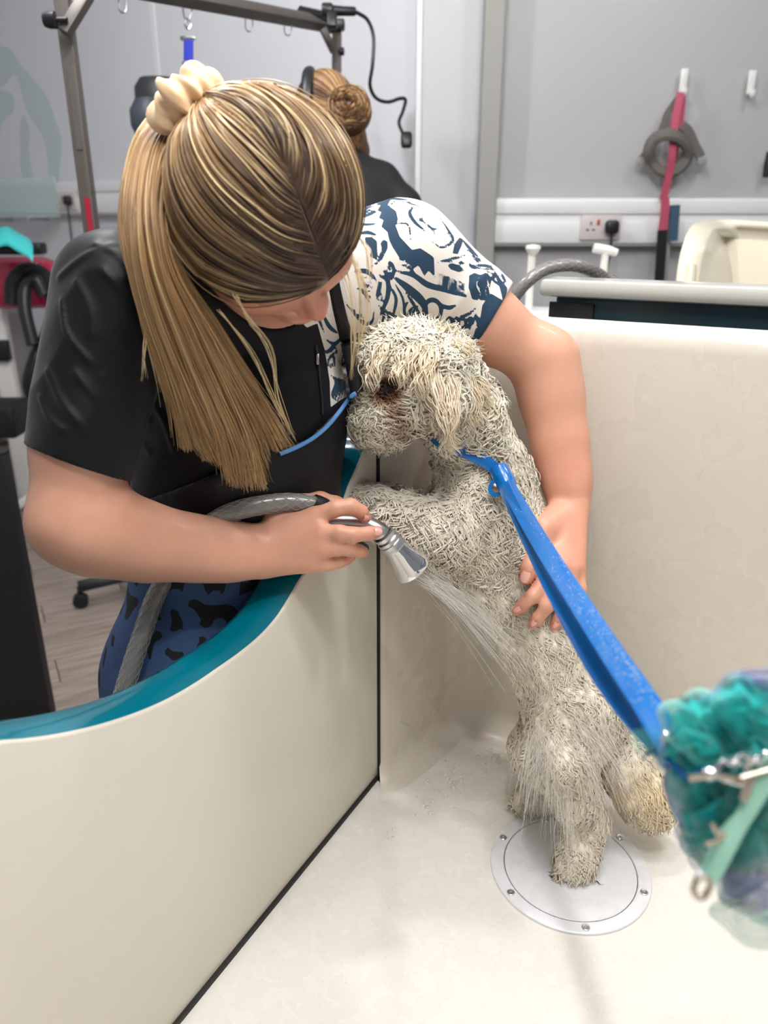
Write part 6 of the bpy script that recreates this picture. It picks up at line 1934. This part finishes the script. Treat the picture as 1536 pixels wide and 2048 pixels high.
# ---- mint strap with its metal fittings and the chain snap
M_MINT = mat('mint_webbing', srgb(146, 196, 178), 0.6, bump=(300, 0.2, 0.001))
hs = empty('mint_strap', tuple(P(1460, 1650, 0.42)), 'mint green wrist strap with metal rings hanging in front of the teal puff', 'strap')
D0 = 0.425
st1 = [(1560, 1515), (1528, 1560), (1500, 1612), (1478, 1650), (1452, 1700), (1432, 1742), (1420, 1764)]
twm = [Rv * 0.8 - Uv * 0.15 - Fv * 0.25] * 7
ribbon('outer_strap', [P(u, v, D0) for u, v in st1], [0.012, 0.011, 0.0095, 0.0085, 0.0085, 0.0075, 0.006], 0.0022, hs, M_MINT, twm)
st2 = [(1540, 1530), (1500, 1580), (1484, 1622), (1454, 1655), (1432, 1690), (1414, 1730), (1404, 1752)]
ribbon('inner_strap', [P(u, v, D0 + 0.006) for u, v in st2], 0.004, 0.0016, hs, M_MINT, twm)
M_NICK = mat('nickel', srgb(196, 184, 172), 0.2, metal=1.0)
MB().tube(spline([P(1400, 1748, D0), P(1388, 1775, D0), P(1392, 1792, D0), P(1406, 1795, D0), P(1420, 1775, D0), P(1417, 1752, D0)], 6), 0.0018, 10).build('d_ring', M_NICK, hs)
MB().lathe(P(1404, 1752, D0 - 0.004), -Fv, [(0, 0.002), (0.0025, 0.0015), (0.003, 0)], 12).build('rivet', M_CHROME, hs)
MB().tube([P(1424, 1645, D0 - .003), P(1434, 1662, D0 - .004), P(1445, 1675, D0 - .004)], [0.0012, 0.0018, 0.0016], 8).build('buckle_prong', M_NICK, hs)
MB().tube([P(1411, 1690, D0 - .003), P(1434, 1682, D0 - .004), P(1450, 1668, D0 - .004)], 0.0016, 8).build('buckle_bar', M_NICK, hs)
MB().tube([P(1486, 1600, D0 - .003), P(1494, 1575, D0 - .003), P(1502, 1556, D0 - .003)], 0.0024, 8).build('strap_keeper', M_NICK, hs)
cl = empty('chain_snap', tuple(P(1450, 1535, 0.43)), 'silver snap hook on a chain joining the blue lead at the right edge', 'snap hook')
MB().tube([P(1378, 1556, .435), P(1410, 1551, .432)], 0.0022, 10).build('swivel_pin', M_NICK, cl)
MB().lathe(P(1408, 1551, .432), P(1440, 1542, .43) - P(1408, 1551, .432), [(0.002, 0), (0.0038, 0.001), (0.0042, 0.004), (0.003, 0.007), (0.002, 0.008)], 14).build('swivel', M_CHROME, cl)
MB().tube(spline([P(1432, 1548, .43), P(1440, 1528, .43), P(1465, 1518, .43), P(1492, 1530, .43), P(1502, 1556, .43), P(1490, 1566, .43), P(1462, 1560, .43)], 6, closed=True), 0.0022, 10, closed=True).build('hook_body', M_CHROME, cl)
MB().tube([P(1440, 1552, .427), P(1495, 1560, .427)], 0.0015, 8).build('gate', M_NICK, cl)
def clink(u, v, a, w=17, h=9, d=0.43, tilt=0):
    pts = []
    for k in range(14):
        t = 2 * math.pi * k / 14
        x = w * math.cos(t); y = h * math.sin(t)
        pts.append(P(u + x * math.cos(a) - y * math.sin(a), v + x * math.sin(a) + y * math.cos(a), d + tilt * math.sin(t) * 0.004))
    return MB().tube(pts, 0.0013, 8, closed=True).build('chain_link', M_CHROME, cl)
for k in range(5):
    clink(1468 + k * 22, 1522 - k * 1.5, 0.1 + 0.5 * (k % 2), 16, 9 if k % 2 else 5, 0.425, 1 if k % 2 else -1)
MB().tube([P(1482, 1556, .423), P(1520, 1545, .423), P(1560, 1535, .423)], 0.0016, 8).build('bar', M_NICK, cl)
# ------------------------------------------------------------------ second groomer, seen from behind
w2 = empty('person', tuple(P(700, 420, 2.3) * np.array([1, 1, 0])), 'woman seen from behind with brown hair in a bun and black top, behind the blonde', 'person')
D2 = 2.3
def Q2(u, v, dd=0.0): return P(u, v + 16, D2 + dd)
B = Field(Q2(690, 400) - np.array([0.42, 0.40, 1.0]), Q2(690, 400) + np.array([0.42, 0.40, 0.5]), 0.007)
B.ell(Q2(655, 215), (0.078, 0.105, 0.09), (Rv, ez, np.array([0, 1.0, 0])), 0.01)
B.ell(Q2(640, 235, 0.03), (0.07, 0.10, 0.09), (Rv, ez, np.array([0, 1.0, 0])), 0.02)
B.chain([Q2(672, 240), Q2(690, 310, .02)], [0.058, 0.055], 0.02)
B.chain([Q2(560, 385, .05), Q2(690, 350, .03), Q2(805, 395, .04)], [0.05, 0.065, 0.05], 0.03)
B.ell(Q2(690, 520, .05), (0.16, 0.27, 0.10), (Rv, ez, np.array([0, 1.0, 0])), 0.05)
for u, s_ in ((560, -1), (810, 1)):
    B.chain([Q2(u, 400, .04), Q2(u + 8 * s_, 560, .02), Q2(u - 40 * s_, 640, .22), Q2(u - 60 * s_, 650, .30)], [0.046, 0.038, 0.028, 0.03], 0.02)
V, Q = B.mesh(); V = relax(V, Q, 3, 0.5)
mesh_np('body', V, Q, M_SKIN, w2, attrs={'col': np.tile(SK * 0.9, (len(V), 1))})
B = Field(Q2(690, 400) - np.array([0.42, 0.40, 0.62]), Q2(690, 400) + np.array([0.42, 0.40, 0.3]), 0.007)
B.chain([Q2(560, 390, .05), Q2(640, 350, .04), Q2(705, 335, .03), Q2(760, 355, .03), Q2(800, 392, .04)], [0.060, 0.062, 0.062, 0.060, 0.058], 0.03)
B.ell(Q2(695, 530, .05), (0.185, 0.29, 0.125), (Rv, ez, np.array([0, 1.0, 0])), 0.06)
for u, s_ in ((565, -1), (806, 1)):
    B.chain([Q2(u, 400, .04), Q2(u + 10 * s_, 500, .03)], [0.058, 0.055], 0.03)
B.cone(Q2(684, 300, .0), Q2(690, 350, .02), 0.066, 0.09, 0.02)
B.cone(Q2(680, 270, .0), Q2(686, 318, .01), 0.062, 0.058, 0.01, op='cut')
V, Q = B.mesh(); V = relax(V, Q, 3, 0.5)
V = V + vnormals(V, Q) * (vnoise(V * np.array([1, 1, 0.4]), 14) * 0.008)[:, None]
tag(mesh_np('top', V, Q, mat('black_knit', (0.012, 0.013, 0.015), 0.7, bump=(20, 0.3, 0.01)), w2), 'black top')
MB().tube([Q2(690 + 30 * math.cos(a), 302 + 9 * math.sin(a), 0.0 - 0.045 * math.sin(a)) for a in np.linspace(0, 6.28, 24, endpoint=False)], 0.013, 8, closed=True).build('collar', mat('red_collar', srgb(200, 44, 84), 0.6), w2)
# trousers down to the floor
B = Field(Q2(690, 400) - np.array([0.4, 0.4, 1.7]), Q2(690, 400) + np.array([0.4, 0.4, -0.5]), 0.01)
f0 = Q2(690, 400); f0 = np.array([f0[0], f0[1], 0])
B.ell(f0 + ez * 0.88, (0.17, 0.12, 0.15), None, 0.05)
for s_ in (-1, 1): B.chain([f0 + np.array([0.09 * s_, 0, .85]), f0 + np.array([0.1 * s_, 0, .1])], [0.095, 0.06], 0.03)
V, Q = B.mesh(); V = relax(V, Q, 2, 0.5)
mesh_np('trousers', V, Q, M_BLKCL, w2)
for s_ in (-1, 1): MB().box(f0 + np.array([0.1 * s_, 0.04, 0.04]), (0.09, 0.25, 0.07), None, 0.03).build('shoe', M_BLK, w2)
# hair: strands drawn back to a loose bun
M_HAIR2 = mat('brown_hair', rough=0.4, attr='col', spec=0.5)
HC2 = Q2(652, 212); R2 = np.array((0.090, 0.112, 0.105))
BR = [np.array(srgb(88, 62, 42)), np.array(srgb(156, 112, 72)), np.array(srgb(206, 168, 116))]
C = Field(HC2 - 0.16, HC2 + 0.16, 0.005)
C.ell(HC2, R2 - 0.003, (Rv, ez, np.array([0, 1.0, 0])), 0)
C.cone(Q2(680, 235), Q2(706, 285), 0.075, 0.05, 0.02)
C.ell(Q2(700, 208, -0.09), (0.062, 0.066, 0.05), (Rv, Uv, Fv), 0.01)
V, Q = C.mesh()
h2 = mesh_np('hair', V, Q, M_HAIR2, w2, attrs={'col': np.tile(BR[0], (len(V), 1))})
rng = np.random.RandomState(4)
out = []; cols = []
Ax = np.array((Rv, ez, np.array([0, 1.0, 0])))
bunc = Q2(698, 206, -0.095)
for i in range(1300):
    a = rng.uniform(0, 6.28)
    st_ = np.array([math.cos(a) * 0.95, math.sin(a) * 0.95, rng.uniform(-0.5, 0.25)])
    st_ /= np.linalg.norm(st_)
    en = (bunc - HC2) @ Ax.T / R2; en /= np.linalg.norm(en)
    t = np.linspace(0, 1, 16)[:, None]
    q = st_ * (1 - t) + en * t; q /= np.linalg.norm(q, axis=1, keepdims=True)
    X3 = HC2 + (q * (R2 + rng.uniform(-0.002, 0.006))) @ Ax
    out.append(X3)
    m = np.clip(rng.normal(0.5, 0.3) + 0.25 * math.sin(a * 9), 0, 1)
    cols.append(np.tile(BR[0] * (1 - m) + BR[1] * m if m < 0.8 else BR[2], (16, 1)))
for i in range(700):        # bun loops
    ph = rng.uniform(0, 6.28); r0 = 0.062 * rng.uniform(0.05, 1.0) ** 0.7; tl = rng.normal(0, 0.5)
    t = np.linspace(0, rng.uniform(2.5, 5.5), 16)
    X3 = np.array([bunc + r0 * (math.cos(ph + s) * Rv + math.sin(ph + s) * Uv) - Fv * (0.038 * math.cos(r0 / 0.062 * 1.4) + 0.016 * math.sin(3 * s + ph) + 0.01 * tl) for s in t])
    out.append(X3); m = np.clip(rng.normal(0.55, 0.3), 0, 1)
    cols.append(np.tile(BR[0] * (1 - m) + (BR[2] if m > 0.8 else BR[1]) * m, (16, 1)))
for i in range(260):        # hair hanging below the bun at the nape
    u0 = rng.uniform(660, 715)
    g = resample([(u0, 215, 2.22), (u0 + 15, 255, 2.21), (706 + rng.normal(0, 9), 290 + rng.normal(0, 5), 2.235)], 16)
    out.append(np.array([P(*q) for q in g])); m = np.clip(rng.normal(0.5, 0.3), 0, 1)
    cols.append(np.tile(BR[0] * (1 - m) + BR[1] * m, (16, 1)))
strands('hair_strands', np.array(out), np.array(cols), 0.0013, h2, M_HAIR2, 0.5)
# black band over the head
bd_ = [Q2(652, 0) * 0 + HC2 + (np.array([-0.55, 0, 0]) + np.array([0.22 * math.cos(a) * 0, math.sin(a), math.cos(a)])) @ np.diag([0.09, 0.116, 0.109]) @ Ax for a in np.linspace(-0.4, 3.5, 24)]
bd_ = []
for a in np.linspace(-0.3, 3.4, 26):
    q = np.array([-0.50 + 0.06 * math.sin(a), math.sin(a) * 0.87, -math.cos(a) * 0.87]); q /= np.linalg.norm(q)
    bd_.append(HC2 + (q * (R2 + 0.007)) @ Ax)
MB().tube(bd_, 0.019, 10, flat=(Rv * 0.2 + Fv, 0.9)).build('head_band', M_BLK, w2)
